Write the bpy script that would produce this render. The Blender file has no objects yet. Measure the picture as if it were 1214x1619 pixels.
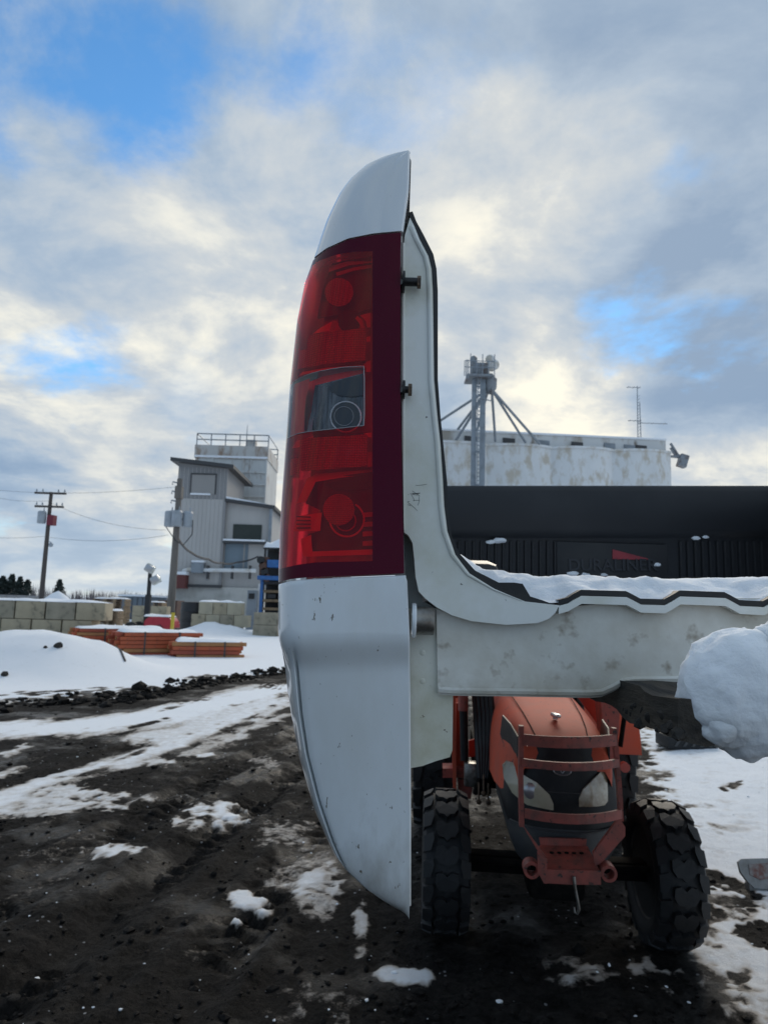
import bpy, bmesh, math, random
import numpy as np
from mathutils import Vector, Matrix, noise as mnoise

# ------------------------------------------------------------------ camera, world, sun, exposure
scene = bpy.context.scene
C = scene.collection
F = 1122.0; PITCH = math.radians(7.9); ROLL = math.radians(1.7); H = 1.4
FW = Vector((0, math.cos(PITCH), math.sin(PITCH)))
U0 = Vector((0, -math.sin(PITCH), math.cos(PITCH))); R0 = Vector((1, 0, 0))
UP = U0 * math.cos(ROLL) - R0 * math.sin(ROLL)
RI = R0 * math.cos(ROLL) + U0 * math.sin(ROLL)
cd = bpy.data.cameras.new('camera'); cam = bpy.data.objects.new('camera', cd); C.objects.link(cam)
m = Matrix.Identity(4)
for i in range(3):
    m[i][0] = RI[i]; m[i][1] = UP[i]; m[i][2] = -FW[i]
m[2][3] = H
cam.matrix_world = m
cd.sensor_fit = 'VERTICAL'; cd.sensor_height = 24; cd.lens = 24 * F / 1619
cd.clip_end = 3000; cd.clip_start = 0.05
cd.dof.use_dof = True; cd.dof.focus_distance = 0.86; cd.dof.aperture_fstop = 9.0
scene.camera = cam

def ray(px, py):
    return FW + RI * ((px - 607) / F) - UP * ((py - 809.5) / F)
def W(px, py, Y):
    d = ray(px, py); return Vector((0, 0, H)) + d * (Y / d.y)
def G(px, py, z=0.0):
    d = ray(px, py); return Vector((0, 0, H)) + d * ((z - H) / d.z)
def proj(v):
    d = v - Vector((0, 0, H)); k = d.dot(FW)
    return 607 + F * d.dot(RI) / k, 809.5 - F * d.dot(UP) / k

SUN_DIR = ray(930, 330).normalized()
sun_el = math.asin(SUN_DIR.z); sun_az = math.atan2(SUN_DIR.x, SUN_DIR.y)

world = bpy.data.worlds.new('World'); scene.world = world; world.use_nodes = True
def build_world():
    nt = world.node_tree; nt.nodes.clear(); N = nt.nodes; Lk = nt.links
    def nd(t, **k):
        n = N.new(t)
        for a, b in k.items(): setattr(n, a, b)
        return n
    def put(n, i, v):
        if hasattr(v, 'is_output') or isinstance(v, bpy.types.NodeSocket): Lk.new(v, n.inputs[i])
        else: n.inputs[i].default_value = v
    def M(op, a, b=0.0, c=0.0):
        n = nd('ShaderNodeMath', operation=op); put(n, 0, a); put(n, 1, b); put(n, 2, c); return n.outputs[0]
    def V(op, a, b=None):
        n = nd('ShaderNodeVectorMath', operation=op); put(n, 0, a)
        if b is not None: put(n, 1, b)
        return n
    def mr(v, a, b, c=0.0, d=1.0):
        n = nd('ShaderNodeMapRange', interpolation_type='SMOOTHSTEP')
        for i, x in enumerate((v, a, b, c, d)): put(n, i, x)
        return n.outputs[0]
    def mix(f, a, b, bt='MIX'):
        n = nd('ShaderNodeMix', data_type='RGBA', blend_type=bt)
        put(n, 0, f); put(n, 6, a); put(n, 7, b); return n.outputs[2]
    tc = nd('ShaderNodeTexCoord'); d = tc.outputs['Generated']
    sx = nd('ShaderNodeSeparateXYZ'); Lk.new(d, sx.inputs[0])
    zz = M('ADD', M('MAXIMUM', sx.outputs[2], 0.0), 0.26)
    cx = nd('ShaderNodeCombineXYZ'); Lk.new(M('DIVIDE', sx.outputs[0], zz), cx.inputs[0]); Lk.new(M('DIVIDE', sx.outputs[1], zz), cx.inputs[1])
    def noi(off, sc, det, rough=0.55, dist=0.0):
        n = nd('ShaderNodeTexNoise'); n.inputs['Scale'].default_value = sc; n.inputs['Detail'].default_value = det
        n.inputs['Roughness'].default_value = rough; n.inputs['Distortion'].default_value = dist
        a = V('ADD', cx.outputs[0], off); Lk.new(a.outputs[0], n.inputs['Vector']); return n.outputs[0]
    def blob(px, py, r):
        dv = ray(px, py).normalized()
        dt = V('DOT_PRODUCT', d, tuple(dv)).outputs['Value']
        a = r / F
        return mr(dt, math.cos(a * 1.25), math.cos(a * 0.05))
    def blobs(lst):
        o = None
        for px, py, r, s in lst:
            b = M('MULTIPLY', blob(px, py, r), s); o = b if o is None else M('ADD', o, b)
        return o
    n1 = noi((3.1, 1.7, 0.4), 2.1, 10, 0.6, 0.15)
    n2 = noi((7.3, -2.2, 1.4), 2.4, 10, 0.6, 0.2)
    n3 = noi((-4.3, 5.2, 2.4), 0.9, 4, 0.5, 0.2)
    # clear-sky holes, as the photograph shows them
    hole = blobs([(70, 100, 190, .20), (230, 130, 130, .18), (30, 10, 110, .08), (185, 490, 50, .14), (230, 615, 150, .20), (340, 640, 110, .14), (120, 590, 90, .1),
                  (985, 495, 100, .18), (930, 540, 70, .12), (1180, 560, 120, .12), (420, 90, 100, .08), (420, 50, 100, .1), (1120, 40, 80, .1)])
    cov = M('SUBTRACT', M('ADD', mr(n1, 0.25, 0.62), 0.36), M('MULTIPLY', hole, 2.35))
    cov = mr(cov, -0.12, 0.72, .02, 1.0)
    # cloud brightness: thick grey parts and thin bright parts
    grey = blobs([(1150, 270, 240, .30), (960, 430, 160, .26), (1160, 640, 130, .30), (240, 240, 220, .24), (60, 240, 150, .16), (620, 350, 160, .12), (930, 130, 120, .16), (120, 700, 150, .1), (1100, 460, 100, .2)])
    lite = blobs([(950, 290, 100, .36), (720, 250, 150, .04), (870, 680, 130, .5), (100, 430, 220, .2), (880, 530, 60, .3), (640, 120, 240, .0), (1150, 740, 90, .45), (330, 420, 160, .16), (760, 470, 120, .2), (60, 600, 120, .2)])
    br = M('ADD', M('SUBTRACT', mr(n2, 0.30, 0.70), grey), lite)
    br = M('ADD', M('MULTIPLY', br, 0.72), M('MULTIPLY', mr(n3, .3, .7), 0.25))
    ramp = nd('ShaderNodeValToRGB'); Lk.new(br, ramp.inputs[0])
    el = ramp.color_ramp.elements
    el[0].position = 0.0; el[0].color = (.23, .33, .47, 1)
    el[1].position = 1.0; el[1].color = (.90, .86, .74, 1)
    e = el.new(.35); e.color = (.36, .45, .56, 1)
    e = el.new(.68); e.color = (.55, .585, .61, 1)
    cl = mix(1.0, ramp.outputs[0], (7.7, 7.8, 7.9, 1), 'MULTIPLY')
    # glow of the hidden sun through the cloud
    sd = V('DOT_PRODUCT', d, tuple(SUN_DIR)).outputs['Value']
    gl = M('POWER', M('MAXIMUM', sd, 0.0), 12.0)
    glc = mix(M('MULTIPLY', gl, 1.0), (0, 0, 0, 1), (.4, .28, .1, 1))
    cl = mix(1.0, cl, glc, 'ADD')
    # cloud scatters forward: dimmer away from the sun
    fsc = nd('ShaderNodeCombineXYZ')
    for i_, lo_ in enumerate((.60, .78, .98)): Lk.new(mr(sd, -1.0, .92, lo_, 1.05), fsc.inputs[i_])
    cl = mix(1.0, cl, fsc.outputs[0], 'MULTIPLY')
    hz = mr(sx.outputs[2], 0.16, 0.0)
    cl = mix(M('MULTIPLY', hz, 0.45), cl, (4.6, 5.3, 5.9, 1))
    sky = nd('ShaderNodeTexSky', sky_type='NISHITA', sun_disc=False)
    sky.sun_elevation = sun_el; sky.sun_rotation = sun_az; sky.air_density = 1.0; sky.dust_density = 0.05; sky.ozone_density = 1.6
    skc = mix(1.0, sky.outputs[0], (SKYMUL[0], SKYMUL[1], SKYMUL[2], 1), 'MULTIPLY')
    fin = mix(cov, skc, cl)
    bg = nd('ShaderNodeBackground'); Lk.new(fin, bg.inputs[0]); bg.inputs[1].default_value = 0.1
    out = nd('ShaderNodeOutputWorld'); Lk.new(bg.outputs[0], out.inputs[0])
SKYMUL = (0.58, 1.02, 1.25)
build_world()

sl = bpy.data.lights.new('sun', 'SUN'); sl.energy = 1.25; sl.angle = math.radians(25); sl.color = (1, .9, .75)
so = bpy.data.objects.new('sun', sl); C.objects.link(so); so.location = (0, 0, 60)
so.rotation_euler = SUN_DIR.to_track_quat('Z', 'Y').to_euler()
scene.render.engine = 'CYCLES'
scene.view_settings.view_transform = 'Standard'; scene.view_settings.look = 'None'
scene.view_settings.exposure = 0.46; scene.view_settings.gamma = 1.0; scene.view_settings.use_curve_mapping = False
scene.cycles.max_bounces = 10; scene.cycles.transparent_max_bounces = 16

# ------------------------------------------------------------------ helpers
random.seed(4); RNG = np.random.default_rng(7)
def sstep(a, b, x):
    t = min(1, max(0, (x - a) / (b - a))); return t * t * (3 - 2 * t)
def nsstep(a, b, x):
    t = np.clip((x - a) / (b - a), 0, 1); return t * t * (3 - 2 * t)
_perm = RNG.random((256, 256))
def vnoise(x, y, seed=0):
    x = np.asarray(x, float) + seed * 17.31; y = np.asarray(y, float) + seed * 9.77
    xi = np.floor(x).astype(int); yi = np.floor(y).astype(int); fx = x - xi; fy = y - yi
    fx = fx * fx * (3 - 2 * fx); fy = fy * fy * (3 - 2 * fy)
    g = lambda a, b: _perm[a & 255, b & 255]
    return (g(xi, yi) * (1 - fx) + g(xi + 1, yi) * fx) * (1 - fy) + (g(xi, yi + 1) * (1 - fx) + g(xi + 1, yi + 1) * fx) * fy
def fbm(x, y, octv=5, seed=0, rough=.5):
    s = 0; a = 1; t = 0
    for k in range(octv):
        s = s + a * vnoise(x * 2 ** k, y * 2 ** k, seed + k * 3); t += a; a *= rough
    return s / t
def tag(o, label=None, cat=None, group=None, kind=None):
    if label: o['label'] = label
    if cat: o['category'] = cat
    if group: o['group'] = group
    if kind: o['kind'] = kind
    return o
def worldloc(o):
    l = Vector((0, 0, 0))
    while o is not None:
        l += o.location; o = o.parent
    return l
def thing(name, label, cat, loc=(0, 0, 0), rz=0, group=None):
    o = bpy.data.objects.new(name, None); C.objects.link(o); o.location = loc; o.rotation_euler = (0, 0, rz); o.empty_display_size = .1
    return tag(o, label, cat, group)
def link(name, me, parent=None, loc=None, rz=0):
    o = bpy.data.objects.new(name, me); C.objects.link(o)
    if parent is not None: o.parent = parent
    if loc is not None: o.location = loc
    if rz: o.rotation_euler = (0, 0, rz)
    return o
def finish(bm, mat, smooth=False):
    bmesh.ops.recalc_face_normals(bm, faces=bm.faces)
    me = bpy.data.meshes.new('mesh'); bm.to_mesh(me); bm.free()
    if mat is not None: me.materials.append(mat)
    if smooth:
        for p in me.polygons: p.use_smooth = True
        try: me.set_sharp_from_angle(angle=math.radians(38 if smooth is True else smooth))
        except Exception: pass
    return me
def obj(name, bm, mat, parent=None, smooth=False, local=False):
    """bm in world coordinates unless local; parent's position is taken off"""
    me = finish(bm, mat, smooth)
    if parent is not None and not local:
        me.transform(Matrix.Translation(-worldloc(parent)))
    return link(name, me, parent)
def B(): return bmesh.new()
def box(bm, x0, x1, y0, y1, z0, z1, bev=0, rot=None, about=None):
    r = bmesh.ops.create_cube(bm, size=1)['verts']
    for v in r:
        v.co = Vector(((x0 + x1) / 2 + v.co.x * (x1 - x0), (y0 + y1) / 2 + v.co.y * (y1 - y0), (z0 + z1) / 2 + v.co.z * (z1 - z0)))
    if bev:
        es = list({e for v in r for e in v.link_edges}); q = bmesh.ops.bevel(bm, geom=es, offset=bev, segments=2, affect='EDGES', profile=.5)
        r = list({v for f in q['faces'] for v in f.verts} | {v for v in r if v.is_valid})
    if rot is not None:
        bmesh.ops.rotate(bm, verts=[v for v in r if v.is_valid], cent=about or ((x0 + x1) / 2, (y0 + y1) / 2, (z0 + z1) / 2), matrix=rot)
    return bm
def tube(bm, pts, r, n=8, caps=True):
    pts = [Vector(p) for p in pts]; rs = r if isinstance(r, (list, tuple)) else [r] * len(pts)
    rings = []; prev = None
    for i, p in enumerate(pts):
        t = (pts[min(i + 1, len(pts) - 1)] - pts[max(i - 1, 0)]).normalized()
        if prev is None:
            a = t.orthogonal().normalized()
        else:
            a = (prev - t * prev.dot(t)).normalized()
        prev = a; b = t.cross(a)
        rings.append([bm.verts.new(p + (a * math.cos(2 * math.pi * k / n) + b * math.sin(2 * math.pi * k / n)) * rs[i]) for k in range(n)])
    for i in range(len(rings) - 1):
        for k in range(n):
            bm.faces.new((rings[i][k], rings[i][(k + 1) % n], rings[i + 1][(k + 1) % n], rings[i + 1][k]))
    if caps:
        bm.faces.new(rings[0][::-1]); bm.faces.new(rings[-1])
    return bm
def prism(bm, pts, vec):
    a = [bm.verts.new(p) for p in pts]; b = [bm.verts.new(Vector(p) + Vector(vec)) for p in pts]
    bm.faces.new(a); bm.faces.new(b[::-1]); n = len(a)
    for i in range(n): bm.faces.new((a[i], b[i], b[(i + 1) % n], a[(i + 1) % n]))
    return bm
def bevel_all(bm, w, seg=2, ang=25):
    es = [e for e in bm.edges if len(e.link_faces) == 2 and e.calc_face_angle(0) > math.radians(ang)]
    bmesh.ops.bevel(bm, geom=es, offset=w, segments=seg, affect='EDGES', profile=.5, clamp_overlap=True)
    return bm
def lathe(bm, prof, n=24, axis='z', cen=(0, 0, 0)):
    rings = []
    for r, h in prof:
        ring = []
        for k in range(n):
            a = 2 * math.pi * k / n
            if axis == 'z': v = (r * math.cos(a), r * math.sin(a), h)
            elif axis == 'x': v = (h, r * math.cos(a), r * math.sin(a))
            else: v = (r * math.cos(a), h, r * math.sin(a))
            ring.append(bm.verts.new(Vector(v) + Vector(cen)))
        rings.append(ring)
    for i in range(len(rings) - 1):
        for k in range(n):
            bm.faces.new((rings[i][k], rings[i][(k + 1) % n], rings[i + 1][(k + 1) % n], rings[i + 1][k]))
    bm.faces.new(rings[0][::-1]); bm.faces.new(rings[-1])
    return bm
def grid(bm, P):
    """P: rows of vectors"""
    V = [[bm.verts.new(p) for p in row] for row in P]
    for i in range(len(V) - 1):
        for j in range(len(V[0]) - 1):
            bm.faces.new((V[i][j], V[i][j + 1], V[i + 1][j + 1], V[i + 1][j]))
    return V
def tab(T, y):
    if y <= T[0][0]: return T[0][1]
    for (a, b), (c, d) in zip(T, T[1:]):
        if y <= c: return b + (d - b) * (y - a) / (c - a)
    return T[-1][1]

# ------------------------------------------------------------------ materials
def mat(name, col, col2=None, scale=8.0, thr=(.45, .65), rough=.5, metal=0.0, bump=0.0, bscale=60.0, coat=0.0, spec=.5, detail=6, streak=None, col3=None, scale3=120.0, thr3=(.62, .68), rough2=None, dist=0.0, stretch=(1, 1, 1), grime=None):
    mt = bpy.data.materials.new(name); mt.use_nodes = True; nt = mt.node_tree; N = nt.nodes; L = nt.links
    b = N['Principled BSDF']; b.inputs['Roughness'].default_value = rough; b.inputs['Metallic'].default_value = metal
    b.inputs['Coat Weight'].default_value = coat; b.inputs['Coat Roughness'].default_value = .04; b.inputs['Specular IOR Level'].default_value = spec
    tc = N.new('ShaderNodeTexCoord'); mp = N.new('ShaderNodeMapping'); L.new(tc.outputs['Object'], mp.inputs[0]); mp.inputs['Scale'].default_value = stretch
    def noi(sc, det=detail, ds=dist):
        n = N.new('ShaderNodeTexNoise'); n.inputs['Scale'].default_value = sc; n.inputs['Detail'].default_value = det; n.inputs['Distortion'].default_value = ds
        n.inputs['Roughness'].default_value = .6
        L.new(mp.outputs[0], n.inputs['Vector']); return n.outputs[0]
    def mr(v, a, c):
        n = N.new('ShaderNodeMapRange'); n.inputs[1].default_value = a; n.inputs[2].default_value = c; L.new(v, n.inputs[0]); return n.outputs[0]
    def mix(f, a, c):
        n = N.new('ShaderNodeMix'); n.data_type = 'RGBA'; L.new(f, n.inputs[0])
        for i, q in ((6, a), (7, c)):
            if isinstance(q, tuple): n.inputs[i].default_value = (*q, 1)
            else: L.new(q, n.inputs[i])
        return n.outputs[2]
    c = tuple(col)
    if col2 is not None:
        f = mr(noi(scale), *thr); c = mix(f, c, tuple(col2))
        if rough2 is not None:
            q = N.new('ShaderNodeMapRange'); L.new(f, q.inputs[0]); q.inputs[3].default_value = rough; q.inputs[4].default_value = rough2; L.new(q.outputs[0], b.inputs['Roughness'])
    if col3 is not None:
        c = mix(mr(noi(scale3, 3), *thr3), c, tuple(col3))
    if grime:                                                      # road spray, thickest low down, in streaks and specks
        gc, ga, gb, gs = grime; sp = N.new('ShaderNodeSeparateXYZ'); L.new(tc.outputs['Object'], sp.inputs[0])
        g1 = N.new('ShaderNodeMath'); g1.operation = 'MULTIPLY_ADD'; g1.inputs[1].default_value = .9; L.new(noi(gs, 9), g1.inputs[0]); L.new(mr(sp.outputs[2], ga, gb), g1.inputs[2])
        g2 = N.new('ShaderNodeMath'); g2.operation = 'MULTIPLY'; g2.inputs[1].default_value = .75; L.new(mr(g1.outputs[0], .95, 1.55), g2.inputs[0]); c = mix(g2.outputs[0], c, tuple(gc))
    if isinstance(c, tuple): b.inputs['Base Color'].default_value = (*c, 1)
    else: L.new(c, b.inputs['Base Color'])
    if bump:
        bn = N.new('ShaderNodeBump'); bn.inputs['Strength'].default_value = bump; bn.inputs['Distance'].default_value = .01
        L.new(noi(bscale), bn.inputs['Height']); L.new(bn.outputs[0], b.inputs['Normal'])
    return mt
def glassy(name, tint, rough=.03, f0=1.5, scat=0.0):
    mt = bpy.data.materials.new(name); mt.use_nodes = True; nt = mt.node_tree; N = nt.nodes; L = nt.links; N.clear()
    o = N.new('ShaderNodeOutputMaterial'); mx = N.new('ShaderNodeMixShader'); fr = N.new('ShaderNodeFresnel'); fr.inputs[0].default_value = f0
    t = N.new('ShaderNodeBsdfTransparent'); t.inputs[0].default_value = (*tint, 1); g = N.new('ShaderNodeBsdfGlossy'); g.inputs['Roughness'].default_value = rough
    g.inputs[0].default_value = (.95, .95, .95, 1)
    body = t.outputs[0]
    if scat:
        df = N.new('ShaderNodeBsdfDiffuse'); df.inputs[0].default_value = (.85, .012, .02, 1); m2 = N.new('ShaderNodeMixShader'); m2.inputs[0].default_value = scat; L.new(t.outputs[0], m2.inputs[1]); L.new(df.outputs[0], m2.inputs[2]); body = m2.outputs[0]
    L.new(fr.outputs[0], mx.inputs[0]); L.new(body, mx.inputs[1]); L.new(g.outputs[0], mx.inputs[2]); L.new(mx.outputs[0], o.inputs[0])
    return mt
def prismatic(name, col, scale, rough=.35):
    """moulded prism pattern of a reflex reflector: fine relief"""
    mt = bpy.data.materials.new(name); mt.use_nodes = True; nt = mt.node_tree; N = nt.nodes; L = nt.links; b = N['Principled BSDF']
    tc = N.new('ShaderNodeTexCoord'); vo = N.new('ShaderNodeTexVoronoi'); vo.inputs['Scale'].default_value = scale; vo.inputs['Randomness'].default_value = .12
    L.new(tc.outputs['Object'], vo.inputs['Vector']); r = N.new('ShaderNodeMapRange'); L.new(vo.outputs['Distance'], r.inputs[0]); r.inputs[1].default_value = .1; r.inputs[2].default_value = .75
    r.inputs[3].default_value = 1; r.inputs[4].default_value = .35
    mx = N.new('ShaderNodeMix'); mx.data_type = 'RGBA'; mx.blend_type = 'MULTIPLY'; mx.inputs[0].default_value = 1; mx.inputs[6].default_value = (*col, 1); L.new(r.outputs[0], mx.inputs[7])
    L.new(mx.outputs[2], b.inputs['Base Color']); b.inputs['Roughness'].default_value = rough; b.inputs['Metallic'].default_value = .15
    bn = N.new('ShaderNodeBump'); bn.inputs['Strength'].default_value = .8; bn.inputs['Distance'].default_value = .002; L.new(vo.outputs['Distance'], bn.inputs['Height']); L.new(bn.outputs[0], b.inputs['Normal'])
    return mt
M_ = {}
M_['white'] = mat('white_car_paint', (.74, .77, .79), (.68, .71, .73), 3, (.5, .75), rough=.25, coat=1.0, col3=(.16, .14, .11), scale3=170, thr3=(.735, .755))
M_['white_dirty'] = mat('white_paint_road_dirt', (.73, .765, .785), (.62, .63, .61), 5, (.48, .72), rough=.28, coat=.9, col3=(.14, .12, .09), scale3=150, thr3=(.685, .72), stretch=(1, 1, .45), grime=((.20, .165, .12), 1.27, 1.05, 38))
M_['jamb'] = mat('primer_white_paint', (.78, .79, .75), (.56, .55, .42), 7, (.46, .76), rough=.42, coat=.2, col3=(.07, .07, .06), scale3=70, thr3=(.70, .735), bump=.05, bscale=25)
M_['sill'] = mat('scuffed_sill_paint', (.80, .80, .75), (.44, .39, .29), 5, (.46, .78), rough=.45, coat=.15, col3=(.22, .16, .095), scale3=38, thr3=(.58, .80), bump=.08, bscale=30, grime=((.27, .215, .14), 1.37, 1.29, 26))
M_['gusset'] = mat('yellowed_paint', (.70, .70, .62), (.50, .48, .35), 12, (.42, .7), rough=.5, col3=(.12, .09, .06), scale3=140, thr3=(.69, .73), bump=.05)
M_['grey_inner'] = mat('grey_inner_metal', (.30, .33, .33), (.22, .23, .22), 10, rough=.5)
M_['rubber'] = mat('black_rubber', (.012, .012, .013), (.02, .02, .02), 30, rough=.55, bump=.1, bscale=200)
M_['liner'] = mat('black_liner_plastic', (.010, .011, .014), (.016, .017, .02), 4, rough=.48, bump=.06, bscale=300)
M_['liner_dark'] = mat('black_liner_ribs', (.011, .011, .013), (.02, .02, .02), 6, rough=.6)
M_['letter'] = mat('moulded_letters', (.022, .022, .026), rough=.35)
M_['red_paint_mark'] = mat('faded_red_print', (.30, .03, .04), (.2, .02, .03), 20, rough=.5)
M_['steel'] = mat('dull_steel', (.30, .29, .27), (.12, .10, .08), 40, (.4, .7), rough=.38, metal=.8)
M_['darksteel'] = mat('dark_steel', (.05, .05, .05), (.02, .02, .02), 40, rough=.4, metal=.6)
M_['rust'] = mat('rusty_bolt', (.16, .11, .07), (.07, .05, .04), 90, rough=.6, metal=.4)
M_['redlens'] = glassy('red_lens', (.985, .02, .035), scat=.12, f0=1.32)
M_['clear'] = glassy('clear_lens', (.93, .93, .94))
M_['maroon'] = mat('maroon_lens_band', (.08, .0025, .016), rough=.2, coat=0, spec=.12)
M_['chrome'] = mat('lamp_reflector', (1.0, 1.0, 1.0), rough=.3, metal=.0)
M_['chrome_soft'] = mat('lamp_housing_silver', (.66, .66, .66), (.5, .5, .5), 30, rough=.35, metal=.1)
M_['lampdark'] = mat('lamp_dark_bowl', (.07, .07, .07), (.03, .03, .03), 60, (.35, .65), rough=.35, metal=.1)
M_['lampblack'] = mat('lamp_black', (.012, .012, .012), rough=.4)
M_['bowlgrey'] = mat('smoked_lamp_bowl', (.13, .13, .13), (.035, .035, .037), 220, (.4, .6), rough=.25, metal=.7, stretch=(1, 1, .12))
M_['redplastic'] = mat('red_bezel', (.80, .03, .03), (.70, .02, .02), 30, rough=.3, coat=.3)
M_['prism'] = prismatic('reflex_prisms', (.85, .85, .85), 330)
M_['prism_b'] = prismatic('reflex_prisms_disc', (.95, .95, .95), 420)
M_['lensrim'] = mat('clear_rim', (.38, .39, .41), rough=.15, coat=.5)
# snow
def snowmat(name, c1, c2, sc=3.0):
    mt = mat(name, c1, c2, sc, (.4, .75), rough=.75, bump=.35, bscale=55, spec=.25)
    b = mt.node_tree.nodes['Principled BSDF']; b.inputs['Subsurface Weight'].default_value = .35; b.inputs['Subsurface Radius'].default_value = (1, 1, 1.1); b.inputs['Subsurface Scale'].default_value = .012
    return mt
M_['snow'] = snowmat('fresh_snow', (.84, .86, .89), (.78, .80, .84))
M_['snow_bed'] = snowmat('settled_snow', (.85, .87, .9), (.78, .8, .83), 12)
M_['snow_clump'] = snowmat('packed_snow', (.88, .9, .92), (.82, .84, .87), 14)
M_['timber'] = mat('weathered_timber', (.085, .065, .045), (.02, .017, .014), 14, (.38, .62), rough=.8, bump=.7, bscale=50, stretch=(1, .15, 1), col3=(.012, .01, .009), scale3=30, thr3=(.5, .62))
M_['mudlump'] = mat('frozen_mud', (.02, .017, .014), (.035, .028, .022), 60, rough=.75, bump=.5)
# tractor
M_['tred'] = mat('faded_orange_red_paint', (.56, .098, .052), (.46, .105, .068), 7, (.4, .7), rough=.66, spec=.14, col3=(.10, .05, .04), scale3=40, thr3=(.66, .72))
M_['tred_dirty'] = mat('dirty_red_steel', (.36, .08, .058), (.19, .065, .05), 22, (.42, .68), rough=.55, col3=(.05, .035, .03), scale3=50, thr3=(.60, .68), bump=.1)
M_['tred_bright'] = mat('orange_red_sheet', (.50, .055, .03), (.40, .05, .03), 6, rough=.4, coat=.2)
M_['tblack'] = mat('black_grille', (.010, .010, .011), (.018, .018, .018), 20, rough=.5, spec=.3)
M_['tgrey'] = mat('dark_grey_plastic', (.045, .047, .05), (.075, .072, .065), 10, (.45, .75), rough=.5)
M_['tdark'] = mat('greasy_black_iron', (.007, .0065, .006), (.014, .012, .010), 20, rough=.85, bump=.2, spec=.1)
M_['tyre'] = mat('tyre_rubber', (.011, .0112, .012), (.02, .02, .021), 14, (.5, .75), rough=.62, bump=.15, bscale=120)
M_['rim'] = mat('dirty_rim', (.10, .09, .08), (.03, .028, .025), 14, rough=.6)
M_['haze_lamp'] = mat('yellowed_headlamp', (.44, .40, .28), (.54, .50, .38), 12, (.35, .7), rough=.22, coat=.9)
M_['haze_lamp_brown'] = mat('browned_headlamp', (.26, .19, .11), (.56, .52, .41), 9, (.42, .62), rough=.25, coat=.9)
M_['silver'] = mat('silver_plate', (.45, .45, .46), rough=.3, metal=.7)
# background
M_['concrete'] = mat('precast_concrete', (.38, .325, .225), (.27, .235, .165), 1.6, (.4, .7), rough=.85, bump=.3, bscale=18, col3=(.11, .10, .075), scale3=3.2, thr3=(.58, .75))
M_['concrete2'] = mat('pale_precast_concrete', (.42, .375, .27), (.32, .29, .22), 1.6, (.4, .7), rough=.85, bump=.3, bscale=18)
M_['concrete3'] = mat('grey_precast_concrete', (.31, .275, .205), (.21, .19, .14), 2.2, (.4, .7), rough=.85, bump=.3, bscale=18, col3=(.09, .085, .06), scale3=2.2, thr3=(.58, .75))
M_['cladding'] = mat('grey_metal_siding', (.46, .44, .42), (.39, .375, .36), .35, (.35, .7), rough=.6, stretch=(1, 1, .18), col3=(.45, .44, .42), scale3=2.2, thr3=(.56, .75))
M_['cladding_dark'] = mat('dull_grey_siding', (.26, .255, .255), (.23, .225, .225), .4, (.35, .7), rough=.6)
M_['cladding_mid'] = mat('aged_grey_siding', (.31, .295, .28), (.27, .26, .25), .35, (.35, .7), rough=.6, stretch=(1, 1, .18))
M_['plaster'] = mat('stained_white_base', (.47, .46, .43), (.29, .28, .25), .55, (.42, .7), rough=.85)
M_['trim'] = mat('dark_trim', (.05, .05, .052), rough=.6)
M_['greenpane'] = mat('dark_green_panel', (.018, .026, .02), (.025, .032, .026), 1, rough=.5)
M_['bluepane'] = mat('pale_blue_door', (.17, .22, .26), (.14, .18, .21), .6, rough=.5, stretch=(1, 1, .2))
M_['bin'] = mat('rusty_white_bin', (.56, .57, .56), (.44, .44, .43), .5, (.4, .7), rough=.6, col3=(.20, .12, .075), scale3=.9, thr3=(.58, .74), stretch=(1, 1, .35))
M_['binrust'] = mat('rust_stained_steel', (.5, .49, .47), (.26, .17, .11), .8, (.5, .66), rough=.7, stretch=(1, 1, .4))
M_['silo'] = mat('peeling_white_paint', (.70, .71, .71), (.62, .63, .63), .3, (.4, .7), rough=.85, col3=(.50, .455, .385), scale3=1.0, thr3=(.47, .66), stretch=(1, 1, .6))
M_['silo_top'] = mat('peeling_parapet', (.62, .62, .61), (.40, .36, .31), .35, (.5, .62), rough=.85, col3=(.24, .21, .18), scale3=.5, thr3=(.6, .68), stretch=(1, 1, .4))
M_['galv'] = mat('galvanised_steel', (.27, .30, .33), (.2, .22, .24), 1, rough=.5, metal=.5)
M_['galv_rust'] = mat('rusty_galvanised', (.24, .26, .28), (.13, .10, .09), .9, (.5, .65), rough=.6, metal=.3)
M_['polewood'] = mat('grey_pole_wood', (.16, .145, .13), (.10, .09, .08), 2, rough=.85, stretch=(1, 1, .1))
M_['polewood_dark'] = mat('dark_pole_wood', (.085, .072, .065), (.055, .048, .045), 2, rough=.85, stretch=(1, 1, .1))
M_['transformer'] = mat('pale_grey_transformer', (.33, .37, .41), (.27, .3, .33), 2, rough=.5)
M_['wire'] = mat('black_wire', (.03, .03, .032), rough=.6)
M_['orange'] = mat('orange_paint', (.42, .085, .028), (.32, .065, .026), 3, (.4, .7), rough=.55, col3=(.10, .04, .025), scale3=9, thr3=(.6, .75))
M_['orange_red'] = mat('red_oxide_paint', (.33, .065, .03), (.24, .05, .028), 3, (.4, .7), rough=.6)
M_['tan'] = mat('weathered_orange', (.36, .17, .06), (.26, .11, .045), 3, (.4, .7), rough=.65)
M_['hood_red'] = mat('crimson_fibreglass', (.42, .018, .04), (.36, .015, .033), 3, rough=.35, coat=.3)
M_['yellow'] = mat('yellow_paint', (.55, .42, .04), rough=.5)
M_['blue'] = mat('blue_paint', (.03, .13, .36), (.025, .10, .27), 4, rough=.45)
M_['lampglass'] = mat('lamp_glass', (.55, .58, .55), (.35, .38, .3), 8, rough=.2, coat=.5)
M_['pallet'] = mat('pallet_wood', (.27, .19, .11), (.17, .12, .075), 5, rough=.8)
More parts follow.
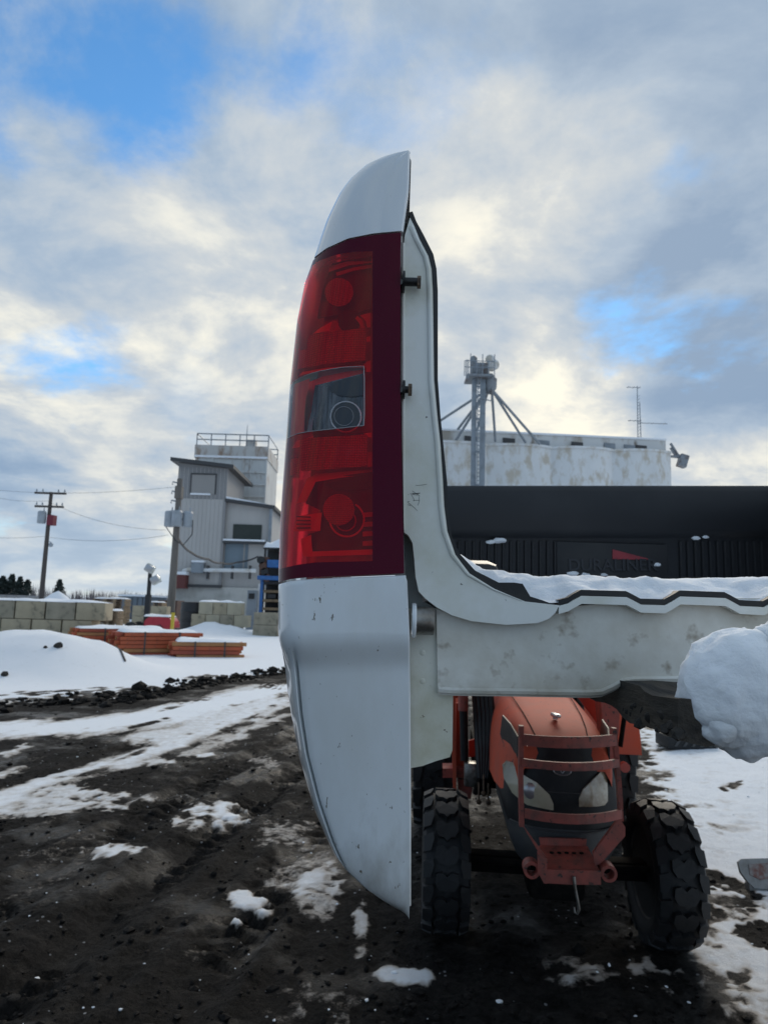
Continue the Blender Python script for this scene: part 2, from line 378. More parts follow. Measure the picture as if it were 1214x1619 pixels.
M_['shed'] = mat('blue_grey_shed', (.16, .19, .22), (.12, .14, .16), .8, rough=.6, stretch=(1, 1, .1))
M_['brown'] = mat('rust_brown_bin', (.10, .05, .035), (.07, .04, .03), 2, rough=.7)
M_['barrel'] = mat('black_plastic', (.015, .016, .018), rough=.5)
M_['brick_red'] = mat('dark_red_box', (.13, .035, .03), rough=.6)
M_['crate_red'] = mat('deep_red_box', (.16, .02, .035), rough=.6)
M_['conifer'] = mat('conifer_needles', (.018, .03, .028), (.03, .045, .038), 1.5, rough=.8)
M_['bark'] = mat('dark_bark', (.06, .05, .045), rough=.9)
M_['twig'] = mat('bare_twigs', (.115, .10, .105), (.08, .07, .075), .5, rough=.9)
M_['plate'] = mat('dirty_grey_plastic', (.25, .255, .25), (.17, .165, .155), 20, rough=.5)

# ------------------------------------------------------------------ ground
def gp(px, py): v = G(px, py); return np.array((v.x, v.y))
def seg_dist(x, y, pts):
    """distance to a polyline on the ground, in metres"""
    best = np.full(np.shape(x), 1e9)
    for a, b in zip(pts, pts[1:]):
        d = b - a; L2 = d.dot(d); t = np.clip(((x - a[0]) * d[0] + (y - a[1]) * d[1]) / L2, 0, 1)
        best = np.minimum(best, np.hypot(x - a[0] - t * d[0], y - a[1] - t * d[1]))
    return best
TD = gp(440, 1105) - gp(10, 1260); TD = TD / np.hypot(*TD); TN = np.array((TD[1], -TD[0]))   # wheel-track direction
LEFT_EDGE = [np.array((-60., 9.0)), gp(0, 1112), gp(200, 1108), gp(300, 1085), gp(430, 1066), np.array((-1.6, 19.)), np.array((-.6, 24.)), np.array((6., 26.)), np.array((60., 26.))]
RIGHT_EDGE = [np.array((2.1, 26.)), np.array((2.0, 9.5)), gp(985, 1140), gp(1010, 1260), gp(1055, 1490), gp(1080, 1540), gp(1150, 1619), np.array((1.5, 0.)), np.array((1.5, -30.))]
def left_side(x, y):
    xs = np.array([p[0] for p in LEFT_EDGE]); ys = np.array([p[1] for p in LEFT_EDGE]); return y - np.interp(x, xs, ys)
def right_side(x, y):
    o = RIGHT_EDGE[::-1]; return x - np.interp(y, np.array([p[1] for p in o]), np.array([p[0] for p in o]))
STRIPS = [([(-60, 1158), (60, 1152), (150, 1148), (250, 1133), (350, 1114), (445, 1088)], .60, 1.0), ([(250, 1168), (350, 1130), (445, 1083)], .34, .85), ([(300, 1192), (450, 1128)], .2, .7),
          ([(-40, 1285), (30, 1250), (100, 1228), (200, 1198), (300, 1165), (440, 1108)], .24, .9),
          ([(0, 1195), (45, 1180)], .08, .8), ([(-20, 1232), (30, 1215)], .08, .85),
          ([(400, 1140), (470, 1105)], .18, .8), ([(355, 1175), (440, 1135)], .1, .75), ([(200, 1210), (330, 1160)], .07, .75)]
PATCH = [(110, 1262, 85, 20, .82), (60, 1285, 60, 9, .75), (340, 1285, 46, 13, .95), (300, 1300, 26, 10, .8), (180, 1345, 40, 11, .88), (505, 1395, 40, 22, .85), (480, 1375, 50, 30, .62), (460, 1320, 40, 22, .62),
         (500, 1425, 34, 22, .66), (570, 1468, 14, 34, .78), (625, 1545, 38, 13, 1.0), (400, 1428, 22, 9, 1.0), (375, 1455, 10, 5, .95), (415, 1440, 12, 6, 1.), (380, 1418, 16, 8, .95), (500, 1590, 70, 30, .60), (920, 1545, 40, 14, .72), (290, 1420, 90, 26, .38), (290, 1500, 40, 15, .45), (60, 1350, 40, 10, .5),
         (330, 1130, 16, 5, .9), (325, 1195, 14, 5, .9), (250, 1205, 22, 6, .8), (420, 1205, 25, 8, .62), (880, 1520, 30, 8, .6), (1030, 1530, 40, 20, .75)]
DARK = [(70, 1118, 70, 14), (150, 1108, 60, 10), (250, 1102, 60, 8), (425, 1075, 20, 9), (330, 1078, 24, 5), (1165, 1425, 46, 22), (1120, 1390, 26, 10), (1195, 1470, 30, 14), (1160, 1250, 20, 4), (1010, 1195, 12, 8), (1130, 1560, 20, 8), (1170, 1545, 20, 10), (1200, 1490, 22, 12)]
def blobfield(x, y, px, py, rx, ry, jit=None):
    c = gp(px, py); ax = (gp(px + rx, py) - gp(px - rx, py)) / 2; ay = (gp(px, py - ry) - gp(px, py + ry)) / 2
    det = ax[0] * ay[1] - ax[1] * ay[0]; dx = x - c[0]; dy = y - c[1]
    u = (dx * ay[1] - dy * ay[0]) / det; v = (ax[0] * dy - ax[1] * dx) / det
    return u * u + v * v
def snow_field(x, y):
    x = np.asarray(x, float); y = np.asarray(y, float)
    n1 = fbm(x * 2.2, y * 2.2, 5, 1, .6); n2 = fbm(x * 7, y * 7, 4, 5, .6); n3 = fbm(x * 19, y * 13, 3, 15, .65)
    al = x * TD[0] + y * TD[1]; ac = x * TN[0] + y * TN[1]
    ns = fbm(al * .9, ac * 5.5, 4, 9, .55)                       # streaks along the tracks
    w = (n1 - .5) * 1.1 + (n2 - .5) * .9 + (n3 - .5) * .7
    s = nsstep(-.25, .35, left_side(x, y) + w * 1.0)
    s = np.maximum(s, nsstep(-.10, .22, right_side(x, y) + w * .42) * .97)
    xw = x + (n1 - .5) * .35; yw = y + (n2 - .5) * .5
    for pts, wd, st in STRIPS:
        dd = seg_dist(xw + (n3 - .5) * .12, yw + (n3 - .5) * .3, [gp(*p) for p in pts]); wid = wd * (.5 + 1.0 * ns)
        s = np.maximum(s, st * nsstep(1.9, .3, dd / wid) * nsstep(.18, .42, ns * .6 + n2 * .4))
    for px, py, rx, ry, st in PATCH:
        q = blobfield(x, y, px, py, rx, ry)
        s = np.maximum(s, st * nsstep(2.8, .0, q + (n2 - .5) * 3.4 + (n1 - .5) * 2.0 + (n3 - .5) * 3.6))
    s = np.maximum(s, .46 * nsstep(.56, .74, ns) * nsstep(.42, .62, n1))
    for px, py, rx, ry in DARK:
        q = blobfield(x, y, px, py, rx, ry); s = s * (1 - .95 * nsstep(1.6, .3, q + (n2 - .5) * 4.5 + (n1 - .5) * 2 + (n3 - .5) * 4.5))
    # trodden, thin snow beside the right-hand edge
    thin = nsstep(.9, .1, right_side(x, y)) * nsstep(.52, .66, n2 * .5 + n1 * .5) * (right_side(x, y) > -.1)
    s = s * (1 - .7 * thin)
    return np.clip(s, 0, 1)
MOUND = gp(60, 1092)
RUTS = [float(gp(x_, y_).dot(TN)) for x_, y_ in ((300, 1345), (200, 1440), (380, 1480), (420, 1190), (120, 1215))]
def ground_z(x, y, sm=None):
    x = np.asarray(x, float); y = np.asarray(y, float)
    if sm is None: sm = snow_field(x, y)
    al = x * TD[0] + y * TD[1]; ac = x * TN[0] + y * TN[1]
    near = np.exp(-np.maximum(y - 6, 0) / 14) 
    z = (fbm(x * 1.3, y * 1.3, 4, 21) - .5) * .03 * near + (fbm(x * 9, y * 9, 4, 31, .62) - .5) * .026 * near * (1 - .55 * sm)
    ridge = np.abs(fbm(al * 1.2, ac * 6, 3, 41) - .5) * 2
    z = z + (ridge - .3) * .035 * near * (1 - sm) * nsstep(2.3, .8, x)
    z = z + .010 * sm * near + (fbm(x * 22, y * 22, 3, 51, .6) - .5) * .026 * near * (1 - .5 * sm)
    for a0 in RUTS:                                                # tyre ruts pressed in the mud
        u = (ac - a0 + .05 * np.sin(al * .7 + a0)) / .13; win = np.exp(-np.abs(u) ** 3)
        z = z + near * (1 - sm) * (-.030 * win + .020 * np.exp(-(np.abs(u) - 1.5) ** 2 / .12) + .013 * win * np.sign(np.sin((al + np.abs(u) * .09) * 2 * np.pi / .14)) * (vnoise(al * 3, ac * 3, 5) > .35))
    mx, my = MOUND[0] - 1.1, MOUND[1] + 2.3
    g = np.exp(-(((x - mx) / 1.75) ** 2 + ((y - my) / 1.7) ** 2) ** 1.3)
    z = z + .74 * g * (1 + .2 * (fbm(x * 1.5, y * 1.5, 3, 61) - .5))
    z = z + .35 * np.exp(-((x - mx + 4.5) / 2.4) ** 2 - ((y - my - .4) / 1.8) ** 2)
    # bank on the left edge of the tracks
    ls = left_side(x, y); z = z + .10 * nsstep(-.3, .9, ls) * near * (x < 0)
    z = z + .16 * nsstep(2.2, 5, x) * nsstep(2.5, 6, y) * near
    # heap of snow in front of the block stack
    c = gp(385, 1003)
    z = z + .55 * np.exp(-((x + 8.2) / 1.5) ** 2 - ((y - 36) / 1.4) ** 2) * (1 + .8 * (fbm(x * 2, y * 2, 3, 71) - .5))
    return z
def gz(x, y): return float(ground_z(np.array([x]), np.array([y]))[0])
def axis(a, b, step, lo, hi, gr):
    xs = list(np.arange(a, b, step)); s = step; v = xs[-1]
    while v < hi: s *= gr; v += s; xs.append(v)
    s = step; v = xs[0]; L = []
    while v > lo: s *= gr; v -= s; L.append(v)
    return np.array(L[::-1] + xs)
def build_ground():
    xs = axis(-2.6, 2.3, .022, -420, 420, 1.032); ys = axis(2.3, 5.4, .022, -20, 900, 1.0125)
    X, Y = np.meshgrid(xs, ys); sm = snow_field(X, Y); Z = ground_z(X, Y, sm)
    ny, nx = X.shape; me = bpy.data.meshes.new('ground'); co = np.stack((X, Y, Z), -1).reshape(-1, 3).astype(np.float32)
    idx = np.arange(nx * ny).reshape(ny, nx); q = np.stack((idx[:-1, :-1], idx[:-1, 1:], idx[1:, 1:], idx[1:, :-1]), -1).reshape(-1, 4)
    me.vertices.add(len(co)); me.vertices.foreach_set('co', co.ravel()); me.loops.add(q.size); me.loops.foreach_set('vertex_index', q.ravel().astype(np.int32))
    me.polygons.add(len(q)); me.polygons.foreach_set('loop_start', np.arange(0, q.size, 4, dtype=np.int32))
    me.polygons.foreach_set('use_smooth', np.ones(len(q), bool)); me.update(calc_edges=True); me.validate()
    at = me.attributes.new('snow', 'FLOAT', 'POINT'); at.data.foreach_set('value', sm.ravel().astype(np.float32))
    mt = bpy.data.materials.new('mud_and_snow'); mt.use_nodes = True; nt = mt.node_tree; N = nt.nodes; L = nt.links; b = N['Principled BSDF']
    a = N.new('ShaderNodeAttribute'); a.attribute_name = 'snow'
    tc = N.new('ShaderNodeTexCoord')
    def noi(sc, det, r=.6):
        n = N.new('ShaderNodeTexNoise'); n.inputs['Scale'].default_value = sc; n.inputs['Detail'].default_value = det; n.inputs['Roughness'].default_value = r
        L.new(tc.outputs['Object'], n.inputs['Vector']); return n.outputs[0]
    def Mt(op, p, q_):
        n = N.new('ShaderNodeMath'); n.operation = op
        for i, v in enumerate((p, q_)):
            if isinstance(v, (int, float)): n.inputs[i].default_value = v
            else: L.new(v, n.inputs[i])
        return n.outputs[0]
    def mr(v, x0, x1, y0=0., y1=1.):
        n = N.new('ShaderNodeMapRange')
        for i, q_ in ((1, x0), (2, x1), (3, y0), (4, y1)): n.inputs[i].default_value = q_
        L.new(v, n.inputs[0]); return n.outputs[0]
    f = Mt('ADD', a.outputs['Fac'], Mt('MULTIPLY', Mt('SUBTRACT', noi(26, 7, .7), .5), .95))
    f = Mt('ADD', f, Mt('MULTIPLY', Mt('SUBTRACT', noi(130, 4), .5), .25))
    cr = N.new('ShaderNodeValToRGB'); L.new(f, cr.inputs[0]); e = cr.color_ramp.elements
    e[0].position = .44; e[0].color = (.0, .0, .0, 1); e[1].position = .66; e[1].color = (1, 1, 1, 1)
    mudn = Mt('ADD', Mt('MULTIPLY', noi(4, 8, .65), .35), Mt('MULTIPLY', noi(42, 9, .8), .65))
    mud = N.new('ShaderNodeValToRGB'); L.new(mudn, mud.inputs[0]); e = mud.color_ramp.elements
    e[0].position = .42; e[0].color = (.0035, .0033, .0032, 1); e[1].position = .60; e[1].color = (.034, .0305, .0285, 1)
    mpt = N.new('ShaderNodeMapping'); mpt.inputs['Rotation'].default_value = (0, 0, -math.atan2(TD[1], TD[0])); mpt.inputs['Scale'].default_value = (.55, 5.0, 1); L.new(tc.outputs['Object'], mpt.inputs[0])
    trk = N.new('ShaderNodeTexNoise'); trk.inputs['Scale'].default_value = 1.0; trk.inputs['Detail'].default_value = 8; trk.inputs['Roughness'].default_value = .68; L.new(mpt.outputs[0], trk.inputs['Vector'])
    trf = Mt('MULTIPLY', mr(trk.outputs[0], .5, .68), mr(noi(30, 6, .7), .38, .6))
    # pebbles and ice crumbs
    vo = N.new('ShaderNodeTexVoronoi'); vo.inputs['Scale'].default_value = 34; L.new(tc.outputs['Object'], vo.inputs['Vector'])
    sp = N.new('ShaderNodeSeparateColor'); L.new(vo.outputs['Color'], sp.inputs[0])
    peb = Mt('MULTIPLY', Mt('LESS_THAN', vo.outputs['Distance'], .22), Mt('GREATER_THAN', sp.outputs[0], .955))
    def mix(fac, p, q_):
        n = N.new('ShaderNodeMix'); n.data_type = 'RGBA'; L.new(fac, n.inputs[0])
        for i, v in ((6, p), (7, q_)):
            if isinstance(v, tuple): n.inputs[i].default_value = (*v, 1)
            else: L.new(v, n.inputs[i])
        return n.outputs[2]
    mudc = mix(Mt('MULTIPLY', trf, .5), mud.outputs[0], (.066, .057, .051)); c = mix(peb, mudc, (.34, .35, .37))
    snowc = N.new('ShaderNodeValToRGB'); L.new(Mt('ADD', a.outputs['Fac'], Mt('MULTIPLY', Mt('SUBTRACT', noi(11, 6), .5), .5)), snowc.inputs[0]); e = snowc.color_ramp.elements
    e[0].position = .35; e[0].color = (.20, .165, .135, 1); e[1].position = .95; e[1].color = (.84, .86, .89, 1); e2 = e.new(.66); e2.color = (.50, .46, .42, 1)
    c = mix(cr.outputs[0], c, snowc.outputs[0]); L.new(c, b.inputs['Base Color'])
    wet = Mt('MULTIPLY', mr(noi(1.6, 5), .5, .62), Mt('SUBTRACT', 1.0, cr.outputs[0])); rgh = N.new('ShaderNodeMapRange'); rgh.inputs[3].default_value = .85; rgh.inputs[4].default_value = .38; L.new(wet, rgh.inputs[0]); L.new(rgh.outputs[0], b.inputs['Roughness']); L.new(mr(wet, 0, 1, .10, .28), b.inputs['Specular IOR Level'])
    h = Mt('ADD', Mt('MULTIPLY', noi(38, 9, .78), mr(cr.outputs[0], 0, 1, 1.0, .3)), Mt('MULTIPLY', cr.outputs[0], .5)); h = Mt('ADD', h, Mt('MULTIPLY', peb, .5))
    bn = N.new('ShaderNodeBump'); bn.inputs['Distance'].default_value = .045; bn.inputs['Strength'].default_value = 1.0; L.new(h, bn.inputs['Height']); L.new(bn.outputs[0], b.inputs['Normal'])
    me.materials.append(mt); o = link('ground', me); tag(o, 'churned black mud yard with wheel tracks and patchy snow', 'ground', kind='structure')
build_ground()

def crumbs(name, label, mt, spots, seed):
    """loose lumps resting on the ground"""
    r_ = random.Random(seed); ico = B(); bmesh.ops.create_icosphere(ico, subdivisions=1, radius=1); bv = np.array([v.co[:] for v in ico.verts]); bf = [[v.index for v in f.verts] for f in ico.faces]; ico.free()
    X = np.array([s[0] for s in spots]); Yv = np.array([s[1] for s in spots]); Z = ground_z(X, Yv); co = []; fa = []
    for i, (x, y, s) in enumerate(spots):
        k = np.array([r_.uniform(.7, 1.5), r_.uniform(.7, 1.3), r_.uniform(.5, .9)]) * s; j = np.array([[r_.uniform(.65, 1.3)] for _ in bv]); o = len(bv) * i
        co += (bv * j * k + np.array((x, y, Z[i] + s * .2))).tolist(); fa += [[a + o for a in f] for f in bf]
    me = bpy.data.meshes.new(name); me.from_pydata(co, [], fa); me.materials.append(mt); o = link(name, me); tag(o, label, 'clods', kind='stuff')
def scatter():
    r_ = random.Random(77); bank = []; near = []; snow = []
    pl = LEFT_EDGE[1:6]
    for a, b in zip(pl, pl[1:]):
        n = int(np.hypot(*(b - a)) * 55)
        for _ in range(n):
            t = r_.random(); p = a + (b - a) * t; bank.append((p[0] + r_.gauss(0, .1), p[1] + r_.gauss(-.1, .3), abs(r_.gauss(.0, .035)) + .010))
    for _ in range(3200):
        y = 2.5 + 9 * r_.random() ** 2; x = r_.uniform(-.62, .62) * (y + .3)
        if float(snow_field(np.array([x]), np.array([y]))[0]) > .3 or x > 2: continue
        near.append((x, y, abs(r_.gauss(0, .008)) + .003))
    for _ in range(260):
        y = 2.5 + 8 * r_.random() ** 1.8; x = r_.uniform(-.6, .6) * (y + .3); snow.append((x, y, abs(r_.gauss(0, .004)) + .002))
    crumbs('loose_clods', 'small clods of black mud strewn over the yard', mat('black_mud_clod', (.007, .006, .0055), (.02, .017, .015), 40, rough=.85, spec=.15), bank + near, 5)
    crumbs('snow_crumbs', 'small crumbs of snow and ice scattered on the mud', M_['snow'], snow, 6)
scatter()

# ------------------------------------------------------------------ truck bed
Y0 = .84
LT = [(238, 645), (243, 618), (250, 597), (262, 572), (280, 550), (300, 534), (340, 514), (370, 503), (400, 493), (440, 478), (500, 466), (600, 455), (700, 448), (800, 441), (900, 437.5), (1000, 437), (1033, 442), (1060, 445), (1100, 449), (1127, 453), (1150, 457), (1213, 469), (1241, 477), (1275, 487), (1298, 494), (1333, 509), (1358, 521), (1375, 548), (1402, 578), (1422, 608), (1440, 646)]
RT = [(238, 645.5), (300, 643), (366, 634), (450, 633), (600, 632.5), (800, 636.5), (910, 639), (915, 641), (1000, 645), (1100, 647), (1300, 648), (1440, 648)]
KT = [(1000, 462), (1038, 469), (1127, 477), (1192, 487), (1266, 506), (1333, 529), (1372, 547), (1375, 550), (1402, 580), (1422, 610), (1440, 646.5)]
BT = [(238, .015), (262, .045), (300, .06), (366, .075), (500, .085), (800, .07), (900, .06), (1000, .055), (1440, .05)]
FT = [(238, .3), (300, .28), (400, .22), (600, .34), (800, .55), (900, .70), (1000, .76), (1440, .8)]
def surf(row, t, off=0.0):
    row = max(238, min(1440, row)); b = tab(BT, row); ff = tab(FT, row)
    pr = W(tab(RT, row), row, Y0); xr = pr.x; z0 = pr.z
    xl = W(tab(LT, row), row, Y0 + .7 * b).x; xc = xr + ff * (xl - xr)
    if t < .5:
        u = t / .5; x = xr + (xc - xr) * u; Y = Y0 + .004 * u * u
        x2 = off * 0
    else:
        ph = (t - .5) / .5 * math.pi / 2; x = xc + (xl - xc) * math.sin(ph); Y = Y0 + .004 + b * (1 - math.cos(ph)); x2 = off * math.sin(ph)
    w = sstep(1012, 1062, row)
    if w > 0:
        xk = W(tab(KT, row), row, Y0 + .012).x
        if t < .6:
            u = t / .6; xx = xr + (xk - xr) * u; YY = Y0 + .012 * u ** 3
        else:
            s = (t - .6) / .4; xx = xk + (xl - xk) * s; YY = Y0 + .012 + .050 * s ** 1.8 + .011 * math.exp(-((s - .10) / .075) ** 2)
        x = x + (xx - x) * w; Y = Y + (YY - Y) * w
    Y += .012 * sstep(1006, 1060, row)
    return Vector((x + x2, Y + off * (1 if t < .5 else math.cos((t - .5) / .5 * math.pi / 2 * .8)), z0 + (W(tab(LT, row), row, Y0 + .7 * b).z - z0) * max(0., min(1., (x - xr) / min(-1e-6, xl - xr)))))
def solve(px, py, off=0.0):
    """(row, t) of the surface point seen at a pixel"""
    row = py; t = .5
    for _ in range(6):
        lo, hi = 0.0, 1.0
        for _ in range(15):
            t = (lo + hi) / 2
            if proj(surf(row, t, off))[0] > px: lo = t
            else: hi = t
        row += (py - proj(surf(row, t, off))[1]) * .95
    return row, t
def rowat(t, py):
    row = py
    for _ in range(8): row += (py - proj(surf(row, t))[1]) * .9
    return row
XM = .915; TILT = .030
def mirror_me(me):
    """the same piece on the other side of the bed (the bed leans by TILT)"""
    c = me.copy()
    for v in c.vertices:
        x, y, z = v.co; v.co = (2 * XM - x, y, z + TILT * (2 * XM - 2 * x))
    c.flip_normals(); return c
bed = thing('truck_bed', 'white pickup truck bed without tailgate, raised off the ground, black liner inside', 'truck bed', (0, 0, 0))
def part(name, bm, mt, parent=None, smooth=False, mirror=False, label=None):
    o = obj(name, bm, mt, parent or bed, smooth)
    if label: o['label'] = label
    if mirror:
        o2 = link(name, mirror_me(o.data), parent or bed)
        return o, o2
    return o
def panel(rows, nt=30, t0=0.0, t1=1.0, off=0.0, ret=.022):
    bm = B(); P = []
    for r in rows:
        row = [surf(r, t0 + (t1 - t0) * k / nt, off) for k in range(nt + 1)]
        if ret:
            a = row[0]; row = [a + Vector((.0015, ret, 0)), a + Vector((.0018, .003, 0))] + row
        P.append(row)
    grid(bm, P); return bm
rows_cap = [238, 239, 241, 244, 248, 254, 262, 272, 284, 298, 314, 332, 350]
# cap and lower panel follow the lamp's curved cut-out
CAPB = [rowat(k / 30, 0) for k in ()]
def cut_top(px): return tab([(455, 460), (490, 415), (497, 408), (515, 394), (550, 378), (590, 370), (634, 366)], px)
def cut_bot(px): return tab([(437, 923), (460, 917), (490, 914), (560, 911), (640, 908)], px)
def cutrow(t, f, o=0.0):
    row = 400 if f is cut_top else 912
    for _ in range(8):
        x, y = proj(surf(row, t)); row += (f(x) + o - y) * .8
    return row
NT = 50
topcut = [cutrow(k / NT, cut_top, -1.2) for k in range(NT + 1)]; botcut = [cutrow(k / NT, cut_bot, 3.0) for k in range(NT + 1)]
bm = B(); P = []
for s in [i / 16 for i in range(17)]:
    row = []
    for k in range(NT + 1):
        e = s ** 1.6; r_ = 238 + (topcut[k] - 238) * e
        row.append(surf(r_, k / NT))
    a = row[0]; P.append([a + Vector((.003, .022, 0)), a + Vector((.0026, .003, 0))] + row)
# turned-in lower edge of the cap
P.append([p + Vector((0.0, .014, .001)) for p in P[-1]])
grid(bm, P); part('upper_corner_panel', bm, M_['white'], smooth=True, mirror=True)
bm = B(); P = []
for s in [i / 70 for i in range(71)]:
    row = [surf(botcut[k] + (1440 - botcut[k]) * s, k / NT) for k in range(NT + 1)]
    if s == 0:
        q = [p + Vector((0, .014, 0)) for p in row]; P.append([q[0] + Vector((.0018, .008, 0)), q[0] + Vector((.0018, 0, 0))] + q)
        q = [p + Vector((0, .002, .0012)) for p in row]; P.append([q[0] + Vector((.0018, .02, 0)), q[0] + Vector((.0018, .002, 0))] + q)
        row = [p + Vector((0, 0, -.0012)) for p in row]
    a = row[0]; P.append([a + Vector((.0018, .022, 0)), a + Vector((.0018, .002, 0))] + row)
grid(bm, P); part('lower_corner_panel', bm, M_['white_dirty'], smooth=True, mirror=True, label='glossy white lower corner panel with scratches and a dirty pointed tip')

# outer side of the bed running forward, with a wheel arch
bm = B(); P = []
YS = [0, .01, .04, .1, .2, .32, .45, .55, .65, .8, .95, 1.1, 1.25, 1.4, 1.55, 1.7, 1.9, 2.1, 2.4]
srows = [238, 240, 244, 250, 262, 280, 300, 330, 366, 420, 500, 600, 700, 800, 900, 1000, 1030, 1062, 1100, 1150, 1213, 1275, 1333, 1358]
for r in srows:
    base = surf(r, 1.0); row = []
    for dy in YS:
        u = sstep(0, .5, dy); fl = math.exp(-((dy - 1.05) / .42) ** 2) * .055 * sstep(330, 900, r)
        x = base.x - .012 * u * sstep(300, 700, r) - fl + (-.13 - base.x) * .9 * sstep(.05, .7, dy) * sstep(1040, 1100, r)
        row.append(Vector((x, base.y + dy, base.z)))
    P.append(row)
V = grid(bm, P)
kill = [f for f in bm.faces if (f.calc_center_median().y - (Y0 + 1.10)) ** 2 + (f.calc_center_median().z - 1.06) ** 2 < .40 ** 2]
bmesh.ops.delete(bm, geom=kill, context='FACES')
part('side_panel', bm, M_['white'], smooth=True, mirror=True)
# top rail and inner wall
zt = surf(238, 0).z; xr0 = surf(238, 0).x
bm = B(); grid(bm, [[Vector((xr0 - .001, y, zt - .0005)) for y in (Y0 + .002, 2.0, 3.24)], [Vector((xr0 + .004, y, zt - .01)) for y in (Y0 + .006, 2.0, 3.24)], [Vector((xr0 + .004, y, zt - .09)) for y in (Y0 + .02, 2.0, 3.24)]])
part('top_rail', bm, M_['white'], mirror=True)

# tail lamp ------------------------------------------------------------
def lampgrid(name, px_r, px_l, ftop, fbot, mt, off=0.0, nt=24, nr=20, tl=None):
    """band of the lamp between two drawn curves, from px_r (right) to px_l, or to the silhouette"""
    bm = B(); P = []
    t_r = [solve(px_r, (ftop(px_r) + fbot(px_r)) / 2)[1]] 
    for i in range(nr + 1):
        s = i / nr; row = []
        py_m = ftop(px_r) * (1 - s) + fbot(px_r) * s
        ta = 0.0 if px_r > 632 else solve(px_r, py_m)[1]
        tb = 1.0 if px_l is None else solve(px_l, ftop(px_l) * (1 - s) + fbot(px_l) * s)[1]
        for k in range(nt + 1):
            t = ta + (tb - ta) * k / nt; r_ = 600
            for _ in range(7):
                x, y = proj(surf(r_, t)); r_ += (ftop(x) * (1 - s) + fbot(x) * s - y) * .9
            row.append(surf(r_, t, off))
        P.append(row)
    grid(bm, P)
    return bm
lens_top = lambda x: cut_top(x) + 1.5
lens_bot = lambda x: cut_bot(x) - 1.5
win_top = lambda x: tab([(450, 616), (470, 600), (490, 591), (510, 586), (540, 581), (574, 579), (640, 577)], x)
win_bot = lambda x: tab([(448, 696), (470, 686), (490, 682), (520, 679), (574, 673), (640, 668)], x)
in_top = lambda x: tab([(470, 470), (487, 425), (505, 412), (530, 403), (560, 398), (640, 396)], x)
in_bot = lambda x: tab([(440, 900), (470, 893), (500, 889), (640, 886)], x)
def lp(name, bm, mt, smooth=True, label=None):
    o = obj(name, bm, mt, lt, smooth); return o
XS = 589
lt = obj('tail_light', lampgrid('', 640, None, lens_top, lens_bot, None, off=.034, nt=20, nr=16), M_['chrome_soft'], bed, True)
lamp_objs = []
lamp_objs.append(lp('maroon_band', lampgrid('', 640, XS, lens_top, lens_bot, M_['maroon'], nt=6, nr=14), M_['maroon']))
lamp_objs.append(lp('maroon_edge', lampgrid('', XS, None, lens_top, in_top, M_['maroon'], nt=24, nr=5), M_['maroon']))
lamp_objs.append(lp('maroon_edge', lampgrid('', XS, None, in_bot, lens_bot, M_['maroon'], nt=24, nr=6), M_['maroon']))
lamp_objs.append(lp('red_lens', lampgrid('', XS, None, in_top, win_top, M_['redlens'], nr=18), M_['redlens']))
lamp_objs.append(lp('red_lens', lampgrid('', XS, None, win_bot, in_bot, M_['redlens'], nr=18), M_['redlens']))
lamp_objs.append(lp('red_lens', lampgrid('', XS, 576, win_top, win_bot, M_['redlens'], nr=8, nt=3), M_['redlens']))
lamp_objs.append(lp('clear_lens', lampgrid('', 576, None, win_top, win_bot, M_['clear'], nr=8, nt=22), M_['clear']))
# raised rim of the clear window
def onlens(px, py, off): r_, t = solve(px, py); return surf(r_, t, off)
rim = [onlens(x, win_top(x), -.0004) for x in (458, 464, 472, 482, 494, 508, 524, 542, 560, 575)] + [onlens(576, y, -.0004) for y in (600, 630, 655)] + [onlens(x, win_bot(x), -.0004) for x in (575, 560, 540, 520, 500, 484, 470, 460, 455)]
bm = B(); tube(bm, rim, .00045, 6); lamp_objs.append(lp('window_rim', bm, M_['lensrim']))
# housing behind
bm = B(); P = []
for k in range(17):
    s = k / 16; r_ = rowat(0, 367 + (907 - 367) * s); a = surf(r_, 0); P.append([a + Vector((.001, .001, 0)), a + Vector((.001, .03, 0))])
grid(bm, P); lamp_objs.append(lp('housing_side', bm, M_['maroon']))
def plate(name, pts, mt, off, tilt=0.0, th=.0015, step=9):
    """a moulded piece inside the lamp, traced round its outline; tilt leans its upper edge back"""
    bm = B(); ys = [p[1] for p in pts]; yb = max(ys)
    if mt is M_['chrome']: tilt = min(.006, .022 * 20 / (yb - min(ys)))
    vs = [bm.verts.new((p[0], 0, p[1])) for p in pts]; bm.faces.new(vs)
    for axis_, lo, hi in ((0, min(p[0] for p in pts), max(p[0] for p in pts)), (2, min(ys), yb)):
        k = lo + step
        while k < hi:
            no = [0, 0, 0]; no[axis_] = 1; co = [0, 0, 0]; co[axis_] = k
            bmesh.ops.bisect_plane(bm, geom=list(bm.verts) + list(bm.edges) + list(bm.faces), plane_co=co, plane_no=no); k += step
    for v in bm.verts:
        px, py = v.co.x, v.co.z; r_, t = solve(px, py, off); o_ = off + tilt * (yb - py) / 20.0
        v.co = surf(r_, t, o_)
    r = bmesh.ops.extrude_face_region(bm, geom=list(bm.faces))
    for v in r['geom']:
        if isinstance(v, bmesh.types.BMVert): v.co.y += th
    lamp_objs.append(lp(name, bm, mt, smooth=False)); return lamp_objs[-1]
def disc(cx, cy, r, n=22, sx=1.0): return [(cx + r * sx * math.cos(2 * math.pi * k / n), cy + r * math.sin(2 * math.pi * k / n)) for k in range(n)]
def zz(pts, sc, ox, oy): return [(ox + x / sc, oy + y / sc) for x, y in pts]
za = lambda p: zz(p, 5.518, 440, 360)
zb = lambda p: zz(p, 4.497, 440, 560)
